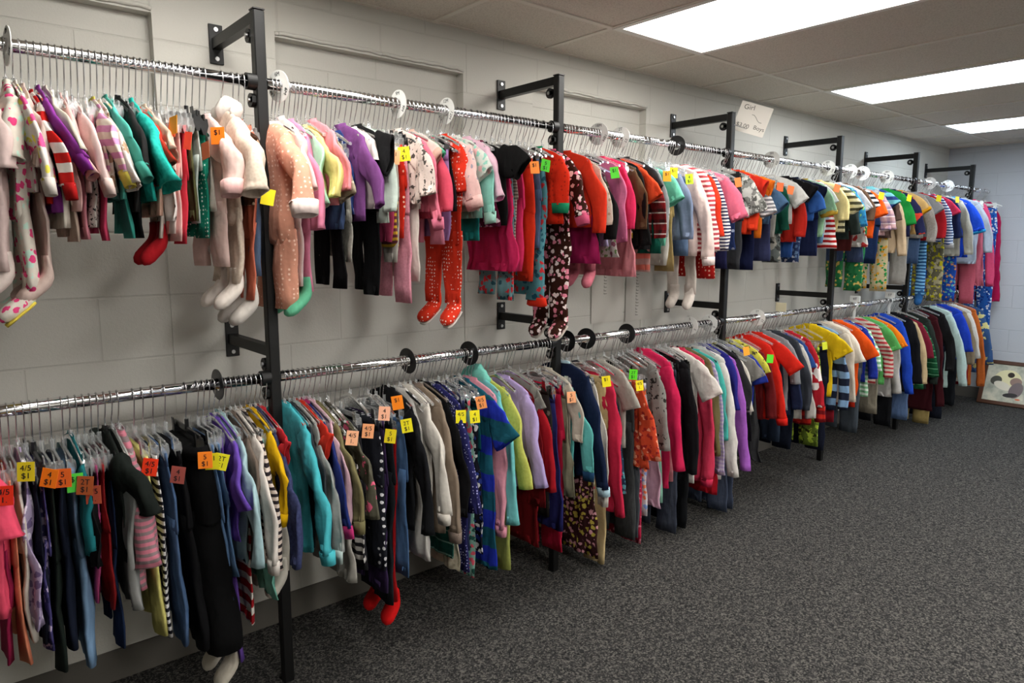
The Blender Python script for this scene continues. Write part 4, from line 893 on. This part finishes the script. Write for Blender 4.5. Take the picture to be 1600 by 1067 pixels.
def garment(rail, k, x, zs, zb, w, t, lean, cu, hexc, pat, ex, short, label, rng, zr):
    ex = dict(e.split('=') for e in ex.split('+') if e)
    nm = kind_name(k, short); cat = nm.replace('_', ' ')
    root = empty(nm, (x, RODY, zr), label, cat, 'clothes on the %s rail' % rail)
    root.rotation_euler = (0, 0, rng.uniform(-.025, .025))
    mat = cloth(hexc, pat); Zs = zs-zr; Zb = zb-zr
    L = Zs-Zb; near = root.location.x < .75; t *= float(ex.get('bt', 1))
    def part(nmn, rings, mt=None, par=root, c0=True):
        return MB().loft(rings, c0, True).build(nmn, mt or mat, par, True)
    if k in 'LTD':
        fl = 1.22 if k == 'D' else 1.0
        part('body', torso(w, Zs, Zb, t, rng, lean, fl, False, .0045))
        out, zc, dx = cu; zc -= zr
        for side in (-1, 1):
            rg, pts, sz = sleeve_mb(w, Zs, (out, zc, dx) if side < 0 else (min(out, .03), zc+rng.uniform(-.02, .02), dx*.3), t, rng, lean, side, k != 'L', float(ex.get('sw', 1)), near)
            so = part('sleeve', rg)
            if 'cuff' in ex:
                p1, p0 = pts[-1], pts[-2]; d = (p1-p0).normalized(); ln = .032 if k == 'L' else .014
                cp = [p1-d*.006, p1+d*ln*.4, p1+d*ln]; a, b = sz[-1]
                MB().loft(tube(cp, [(a*1.07, b*1.14), (a*1.03, b*1.08), (a*.95, b)], None)).build('cuff', cloth(ex['cuff']), so, True)
    elif k == 'V':
        part('body', torso(w, Zs, Zb, t, rng, lean, 1.25 if L > .35 else 1.08, True, .006))
    elif k == 'K':
        sw = sway(lean, Zs); rip = Rip(.008, rng, 120); m = 9; rr = []
        for i in range(m+1):
            f = i/m; z = lerp(Zs, Zb, f); rr.append([rip(p, min(1, f*1.6)) for p in ell(sw(z), 0, z, w*lerp(.86, 1.22, f), t*lerp(.8, 1.2, f), None, 40)])
        part('skirt_panel', finish(rr, True))
        part('waistband', [ell(0, 0, Zs+.004, w*.88, t*.9), ell(0, 0, Zs-.03, w*.89, t*.92)], None)
    elif k in 'PS':
        zc = Zs-min(.21, L*.42) if k == 'P' else Zs-L*.6
        rip = Rip(.003, rng, 60); sw = sway(lean, Zs)
        rr = []
        for z, a, b in ((Zs, .86, .75), (Zs-.035, .88, .8), (lerp(Zs-.035, zc, .5), .98, .95), (zc, 1.02, 1), (zc-.012, 1.0, .7)):
            rr.append([rip(p, min(1, (Zs-p.z)/.1)) for p in ell(sw(z), 0, z, w*a, t*b)])
        part('seat', rr)
        part('waistband', [ell(0, 0, Zs+.003, w*.875, t*.86), ell(sw(Zs-.03), 0, Zs-.032, w*.89, t*.9)])
        for side in (-1, 1):
            part('leg', leg_rings(w, zc, Zb+rng.uniform(0, .02)*(side > 0), t, rng, lean, side, .5, .42 if k == 'P' else .5, rng.uniform(-.008, .008)))
        if 'foot' in ex:
            MB().loft([ell(lean*L, -w*.5, Zb+.01, w*.44, t*1.3), ell(lean*L, -w*.5, Zb-.02, w*.5, t*1.5), ell(lean*L, -w*.5, Zb-.026, w*.4, t)]).build('hem_ruffle', cloth(ex['foot']), root, True)
    elif k == 'G':
        for side in (-1, 1):
            so = part('leg', leg_rings(w*1.0, Zs-.02, Zb+.03, t, rng, lean, side, .42, .34, rng.uniform(-.012, .012)))
            MB().loft(foot_mb(lean*(L), side*w*.5, Zb+.04, w*.36, t*.8, rng, .05)[0]).build('foot', cloth(ex.get('foot', hexc)), so, True)
    elif k == 'F':
        zc = Zs-max(.2, L*.55)
        tr_ = torso(w, Zs, zc-.0, t, rng, lean, 1.0, False, .004, 0)[:-2]
        cn = sum(tr_[-1], Vector())/len(tr_[-1])
        part('body', tr_+[[cn+(q-cn)*.93-Vector((0, 0, .012)) for q in tr_[-1]], [Vector((cn.x+(q.x-cn.x)*.5, cn.y+(q.y-cn.y)*.8, cn.z-.02)) for q in tr_[-1]]])
        out, zcu, dx = cu; zcu -= zr
        for side in (-1, 1):
            rg, pts, sz = sleeve_mb(w, Zs, (out, zcu, dx) if side < 0 else (min(out, .03), zcu+.01, 0), t, rng, lean, side, False, float(ex.get('sw', 1)), near)
            so = part('sleeve', rg)
            if 'cuff' in ex:
                p1, p0 = pts[-1], pts[-2]; d = (p1-p0).normalized(); a, b = sz[-1]
                MB().loft(tube([p1-d*.006, p1+d*.015, p1+d*.034], [(a*1.07, b*1.14), (a*1.02, b*1.06), (a*.93, b)], None)).build('cuff', cloth(ex['cuff']), so, True)
            rgl = leg_rings(w, zc, Zb+.04, t*1.02, rng, lean, side, .5, .34, rng.uniform(-.01, .01))
            lo = part('leg', rgl)
            zl = Zb+.04; sw = lean*(zc+.2-zl)
            if 'nofoot' in ex: continue
            fr_, fp, fa = foot_mb(sw, side*w*.5, zl+.01, w*.36, t*.85, rng)
            MB().loft(fr_).build('foot', cloth(ex['foot']) if 'foot' in ex else mat, lo, True)
            if 'sole' in ex: sole_mb(fp, fa).build('sole', cloth(ex['sole']), lo, True)
    if 'hood' in ex:
        hr = []
        for i in range(9):
            f = i/8; z = Zs+.005+.07*f
            hr.append(ell(.004+.012*f, .012*f, z, [.07, .08, .084, .083, .078, .07, .058, .042, .018][i], [.014, .019, .022, .024, .024, .022, .019, .015, .008][i], None, 26, .9))
        rp = Rip(.006, rng, 60)
        MB().loft([[rp(q, 1) for q in r_] for r_ in hr]).build('hood', cloth(ex['hood']), root, True)
    if k in 'LTDF' and 'hood' not in ex:
        cz = Zs+.034; nr = [ell(0, 0, cz-.006, w*.30, t*.52), ell(0, 0, cz+.008, w*.27, t*.5), ell(0, 0, cz+.007, w*.22, t*.36), ell(0, 0, cz-.004, w*.22, t*.34)]
        MB().loft(nr, False, False).build('neckband', cloth(ex.get('cuff', hexc), '' if 'cuff' in ex else pat), root, True)
    if 'tag' in ex:
        dx, dy, dz, hx, wr = ex['tag'].split(',')
        dx, dy, dz = float(dx), float(dy), float(dz)
        pm = plain('tag_'+hx, hx, .6, .2)
        mm = facing((-.97, -.22, .1) if near and rail == 'upper' and wr == '-' else (-.5+rng.uniform(-.2, .2), -.86, .1), (0, 0, 1), rng.uniform(-.3, .2), (dx, dy-.012, dz))
        mm = root.rotation_euler.to_matrix().to_4x4().inverted() @ mm
        pt = MB().bbox((-.018, -.0225, -.0006), (.018, .0225, .0006), .0002).build('price_tag', pm, root); pt.matrix_local = mm
        if wr != '-':
            for q, line in enumerate(wr.split('_')):
                text('handwriting', line, .0185, M_INK, Matrix.Translation((0, .008-.018*q, .0009)), pt)
    return root

SHORTY = {'UP': 'upper', 'LOW': 'lower'}
ROWS = []
for ln in DATA.strip().split('\n'):
    q = ln.split('|')
    ROWS.append(q)
def fnum(s): return float(s)
rails = {'UP': [], 'LOW': []}
for q in ROWS: rails[q[0]].append(q)
HCNT = 0
for rl, zr in (('UP', ZU), ('LOW', ZL)):
    L_ = sorted(rails[rl], key=lambda q: float(q[2])); xsx = [float(q[2]) for q in L_]
    # keep clear of the uprights and of each other
    for it in range(40):
        for i in range(len(xsx)-1):
            g = xsx[i+1]-xsx[i]
            if g < .016: c = (.016-g)/2; xsx[i] -= c; xsx[i+1] += c
        for i in range(len(xsx)):
            for px in POSTX:
                if abs(xsx[i]-px) < .03: xsx[i] = px+math.copysign(.032, xsx[i]-px)
    leans = [float(q[6]) for q in L_]
    for i, q in enumerate(L_):
        _, k, _, zs, zb, w, lean, cu, hexc, pat, ex, short = q
        rng = random.Random(short)
        gap = (min(xsx[i]-xsx[i-1] if i else .04, .06)+min(xsx[i+1]-xsx[i] if i+1 < len(xsx) else .04, .06))/2
        t = max(.007, min(.0165, gap*.38))
        zs, zb, w = float(zs), float(zb), float(w); a_ = leans[max(0, i-2):i+3]; lean = .4*leans[i]+.6*sum(a_)/len(a_)
        cuv = tuple(float(v) for v in cu.split(',')) if cu else (.03, max(zb, zs-(.13 if k != 'L' else .3)), 0)
        nb = L_[i-1][11] if i else L_[i+1][11]
        lab = '%s on the %s rail beside the %s' % (short, SHORTY[rl], nb)
        if len(lab.split()) > 16: lab = '%s on the %s rail' % (short, SHORTY[rl])
        clipk = k in 'PKSG'
        hb = 'b' if 'hang=b' in ex else ('w' if (rl == 'UP' and xsx[i] > 6.7) else 'c')
        exx = '+'.join(e for e in ex.split('+') if e and not e.startswith('hang'))
        g = garment(SHORTY[rl], k, xsx[i], zs, zb, w, t, lean, cuv, hexc, pat, exx, short, lab, rng, zr)
        if clipk:
            drop = zr-zs-.026; half = w*.86
        else:
            drop = zr-zs-.03; half = w*.92
        hl = '%s on the %s rail holding the %s' % (HNAME[hb][1], SHORTY[rl], short)
        hanger(hb, clipk, xsx[i], zr, max(.07, drop), half, hl, g.rotation_euler.z)

    sp = MB(); spc = MB()
    rg = random.Random(5 if rl == 'UP' else 9); hk = {}
    for i in range(len(xsx)-1):
        if xsx[i+1]-xsx[i] > .02 and xsx[i] > .75:
            x = (xsx[i]+xsx[i+1])/2
            if min(abs(x-px) for px in POSTX) < .03: continue
            dr = rg.choice((.09, .1, .11)); half = rg.choice((.12, .14))
            for src_, dst in ((hook_mesh(dr), sp), (hanger_body('c', half, .045), spc)):
                o_ = len(dst.v); dst.v += [(p[0]+x, p[1], p[2]-dr) for p in src_.v]; dst.f += [tuple(o_+j for j in f_) for f_ in src_.f]
    sh = spc.build('spare_hangers', MATS['c'], None, False, (0, RODY, zr))
    tag(sh, 'crowded spare clear hangers packed between the clothes on the %s rail' % SHORTY[rl], 'hangers', None, 'stuff')
    sp.build('hook_wires', M_WIRE, sh, True)['kind'] = 'stuff'

# ------------------------------------------------------------------ SIZE DISCS on the rails
def disc(x, zr, col, words, label, rad=.046):
    r = empty('size_disc', (x, RODY, zr-.0015), label, 'size divider', 'size divider discs on the rails')
    mt = {'w': M_WPL, 'b': M_BPL}[col]
    b = MB().disc((0, 0, 0), (1, .0, .0), .0185, rad, .0012, 40); b.build('plate', mt, r)
    for k, wd in enumerate(words):
        a = PI/2-k*(2*PI/3 if len(words) == 3 else PI/2)
        c = Vector((-.0016, -math.cos(a)*.034, math.sin(a)*.034))
        mm = facing((-1, 0, 0), (0, 0, 1), a-PI/2, c)
        text('size_text', wd, .017, M_INK if col == 'w' else M_WPL, mm, r, .0002)
    r.rotation_euler = (0, R.uniform(-.08, .08), R.uniform(.05, .3))
    return r
UD = [(.202, 'w', ('3M', '3M', '3M'), 'small white size disc at the near end of the upper rail'), (.86, 'w', ('6M', '6M', '6M'), 'white size disc beside the first upright on the upper rail'),
      (1.269, 'w', ('9M', '9M', '9M'), 'white size disc reading 9M on the upper rail'), (1.464, 'w', ('12M', '12M', '12M'), 'white size disc reading 12M on the upper rail'),
      (2.251, 'w', ('18M', '18M', '18M'), 'white size disc above the tomato red cardigan'), (2.391, 'w', ('2T', '2T', '2T'), 'white size disc reading 2T above the rose pink sweatshirt'),
      (2.795, 'b', (), 'black size disc on the upper rail'), (3.655, 'w', ('3M', '3M', '3M'), 'white size disc above the grey striped tee'),
      (4.314, 'w', ('6M', '6M', '6M'), 'white size disc just before the fourth upright'), (4.62, 'w', ('9M', '9M', '9M'), 'white size disc just past the fourth upright'),
      (4.80, 'w', ('12M', '12M', '12M'), 'white size disc above the neon orange tee'), (5.185, 'w', ('18M', '18M', '18M'), 'white size disc above the kelly green tee'),
      (5.972, 'w', ('2T', '2T', '2T'), 'white size disc above the white striped blue sweater'), (6.352, 'w', ('3T', '3T', '3T'), 'white size disc nearest the back wall')]
LD = [(.636, 'b', (), 'black size disc before the first upright, lower rail'), (1.287, 'b', (), 'black size disc above the white underdress, lower rail'), (1.558, 'b', (), 'black size disc above the pink waffle top'),
      (2.076, 'b', (), 'black size disc just past the second upright'), (2.198, 'b', (), 'black size disc above the cream corduroy trousers'), (2.466, 'b', (), 'black size disc above the orange floral dress'),
      (2.956, 'w', ('5', '5', '5'), 'white size disc above the strawberry sweatshirt, lower rail'), (3.124, 'w', ('6', '6', '6'), 'white size disc just before the third upright, lower rail'),
      (3.591, 'w', ('2T', '2T', '2T'), 'white size disc reading 2T on the lower rail')]
for a in UD: disc(a[0], ZU, *a[1:])
for a in LD: disc(a[0], ZL, *a[1:])
# white T-shaped size markers and a small paper tag on the lower rail
def marker(x, wd, label, stem):
    r = empty('size_marker', (x, RODY, ZL), label, 'size marker', 'white size markers')
    MB().bbox((-.003, -.034, .02), (.003, .034, .062), .0015).build('card', M_WPL, r)
    MB().disc((0, 0, 0), (1, 0, 0), .0175, .0225, .006, 24).build('collar', M_WPL, r)
    MB().bbox((-.003, -.009, -stem), (.003, .009, -.02), .0015).build('stem', M_WPL, r)
    text('size_text', wd, .024, M_INK, facing((-1, 0, 0), (0, 0, 1), 0, (-.0036, 0, .041)), r, .0002)
marker(4.827, '4T', 'white T-shaped size marker above the flame red shorts', .09)
marker(5.40, '5T', 'white T-shaped size marker before the fifth upright', .1)
r = empty('paper_tag', (3.826, RODY, ZL), 'small cream paper tag looped over the lower rail', 'tag')
MB().bbox((-.002, -.045, .018), (.002, .02, .07), .0008).build('card', plain('cream_card', 'd8d0b0', .8, .2), r)
MB().disc((0, 0, 0), (1, 0, 0), .0168, .0185, .004, 20).build('loop', M_WPL, r)
# ------------------------------------------------------------------ price sign on the third upright
sx, sy, sz_ = 3.379, -0.409, 2.074
r = empty('price_sign', (sx, sy, sz_), 'white price sign reading $3.00 Boys, tilted at the top of an upright', 'sign')
mm = facing((-.80, -.55, .12), (0, 0, 1), -.33, (0, 0, 0))
sh = MB().bbox((-.082, -.078, -.0008), (.082, .078, .0008), .0003).build('sheet', M_PAPER, r); sh.matrix_local = mm
M_PEN = plain('grey_pen', '5a5854', .8, .2)
text('price_text', '$3.00', .03, M_PEN, Matrix.Translation((-.036, -.045, .001)), sh)
text('word_text', 'Boys', .03, M_PEN, Matrix.Translation((.048, -.040, .001)), sh)
text('script_text', 'Girl', .036, M_PEN, Matrix.Translation((-.035, .052, .001)) @ Matrix.Rotation(.1, 4, 'Z'), sh)
MB().wire([(-.01+.012*i, .02-.006*i+.006*math.sin(i*1.3), .0012) for i in range(6)], .0012, 5).build('drawn_line', M_PEN, sh)
MB().wire([Vector(mm @ Vector((-.05, -.05, -.001))), Vector((-.02, .02, -.05)), Vector(POSTX[2]-sx+0*1, ) if False else Vector((POSTX[2]-sx, RODY-sy-.017, ZTOP-.06-sz_))], .0025, 6).build('clip_wire', M_WIRE, r)
# ------------------------------------------------------------------ papers taped to the wall
for a, b, z0, z1, lb, wd in ((2.617, 2.862, 1.018, 1.31, 'white notice sheet taped to the wall, the nearer of the two', 'size'), (2.885, 3.113, 1.012, 1.32, 'white notice sheet taped to the wall, the further of the two', 'childrens')):
    r = empty('wall_notice', ((a+b)/2, -.0015, (z0+z1)/2), lb, 'paper notice', 'papers taped to the wall')
    MB().bbox((-(b-a)/2, -.0012, -(z1-z0)/2), ((b-a)/2, .0005, (z1-z0)/2), .0002).build('sheet', plain('notice_paper', 'c2beb6', .8, .2), r)
    pm = MB(); z = .1 if wd == 'size' else .14
    while z > (.0 if wd == 'size' else -.12):
        hgt = R.uniform(.006, .012); pm.box((-.03, -.0017, z-hgt), (-.03+R.uniform(.012, .024), -.0012, z-hgt+.0035)); pm.box((-.03, -.0017, z-hgt), (-.0265, -.0012, z)); z -= hgt+.008
    pm.build('printed_marks', plain('grey_print', '77746e', .8, .2), r)
# ------------------------------------------------------------------ framed picture leaning in the corner
r = empty('framed_picture', (7.255, -.665, 0.003), 'brown wooden framed picture leaning on the back wall in the corner', 'picture')
W_, H_ = .40, .41
M_WOOD = plain('dark_wood', '4a2c1c', .45, .4); M_WOOD2 = plain('inner_wood', '2c1a12', .5, .4)
g = bpy.data.objects.new('tilt', None)
ln_ = math.radians(22)
TM = Matrix.Rotation(.0, 4, 'Z') @ Matrix.Rotation(ln_, 4, 'Y') @ Matrix(((0, 0, -1, 0), (-1, 0, 0, 0), (0, 1, 0, 0), (0, 0, 0, 1)))
# local frame of the picture: x across (towards -y), y up, z out of the picture (towards -x)
fr = MB(); f_ = .034
for lo, hi in (((-W_/2, 0), (W_/2, f_)), ((-W_/2, H_-f_), (W_/2, H_)), ((-W_/2, f_), (-W_/2+f_, H_-f_)), ((W_/2-f_, f_), (W_/2, H_-f_))):
    fr.bbox((lo[0], lo[1], -.008), (hi[0], hi[1], .012), .003)
fo = fr.build('frame', M_WOOD, r); fo.matrix_local = TM
def art():
    s = NT('picture_print'); P = s.obj(); n = s.noise(9, P, 4, .6)
    rp = s.n('ShaderNodeValToRGB', i0=n); e = rp.color_ramp.elements
    e[0].position = .35; e[0].color = lin('8f9488'); e[1].position = .65; e[1].color = lin('cfcab6')
    s.b.inputs['Coat Weight'].default_value = .3
    return s.fin(rp.outputs[0], .3, .4)
po = MB().box((-W_/2+f_, f_, -.004), (W_/2-f_, H_-f_, .002)).build('print', art(), r); po.matrix_local = TM
def blob(name, cx, cy, a, b, hexc, h, rot=0.0):
    k = 28; rr = []
    for zz in (.002, h):
        rr.append([(cx+a*math.cos(2*PI*i/k)*math.cos(rot)-b*math.sin(2*PI*i/k)*math.sin(rot), cy+a*math.cos(2*PI*i/k)*math.sin(rot)+b*math.sin(2*PI*i/k)*math.cos(rot), zz) for i in range(k)])
    o = MB().loft(rr).build(name, plain('print_'+hexc, hexc, .35, .4), po); return o
for a in (('pale_disc', .0, .235, .105, .095, 'd6cfa4', .0026), ('dark_patch', -.085, .225, .045, .04, '4c4c44', .0029, .6), ('dark_patch', .02, .285, .026, .024, '2e241e', .0034), ('light_patch', -.03, .18, .07, .035, 'd2ccba', .0031, -.35),
          ('brown_patch', .065, .225, .045, .04, '8a7268', .0036), ('brown_patch', .075, .15, .05, .075, '6e6264', .0039, -.3), ('dark_patch', .04, .1, .055, .02, '2c2a2a', .0044, .12), ('flower_patch', .1, .07, .02, .008, 'c86a4a', .0032)): blob(*a)
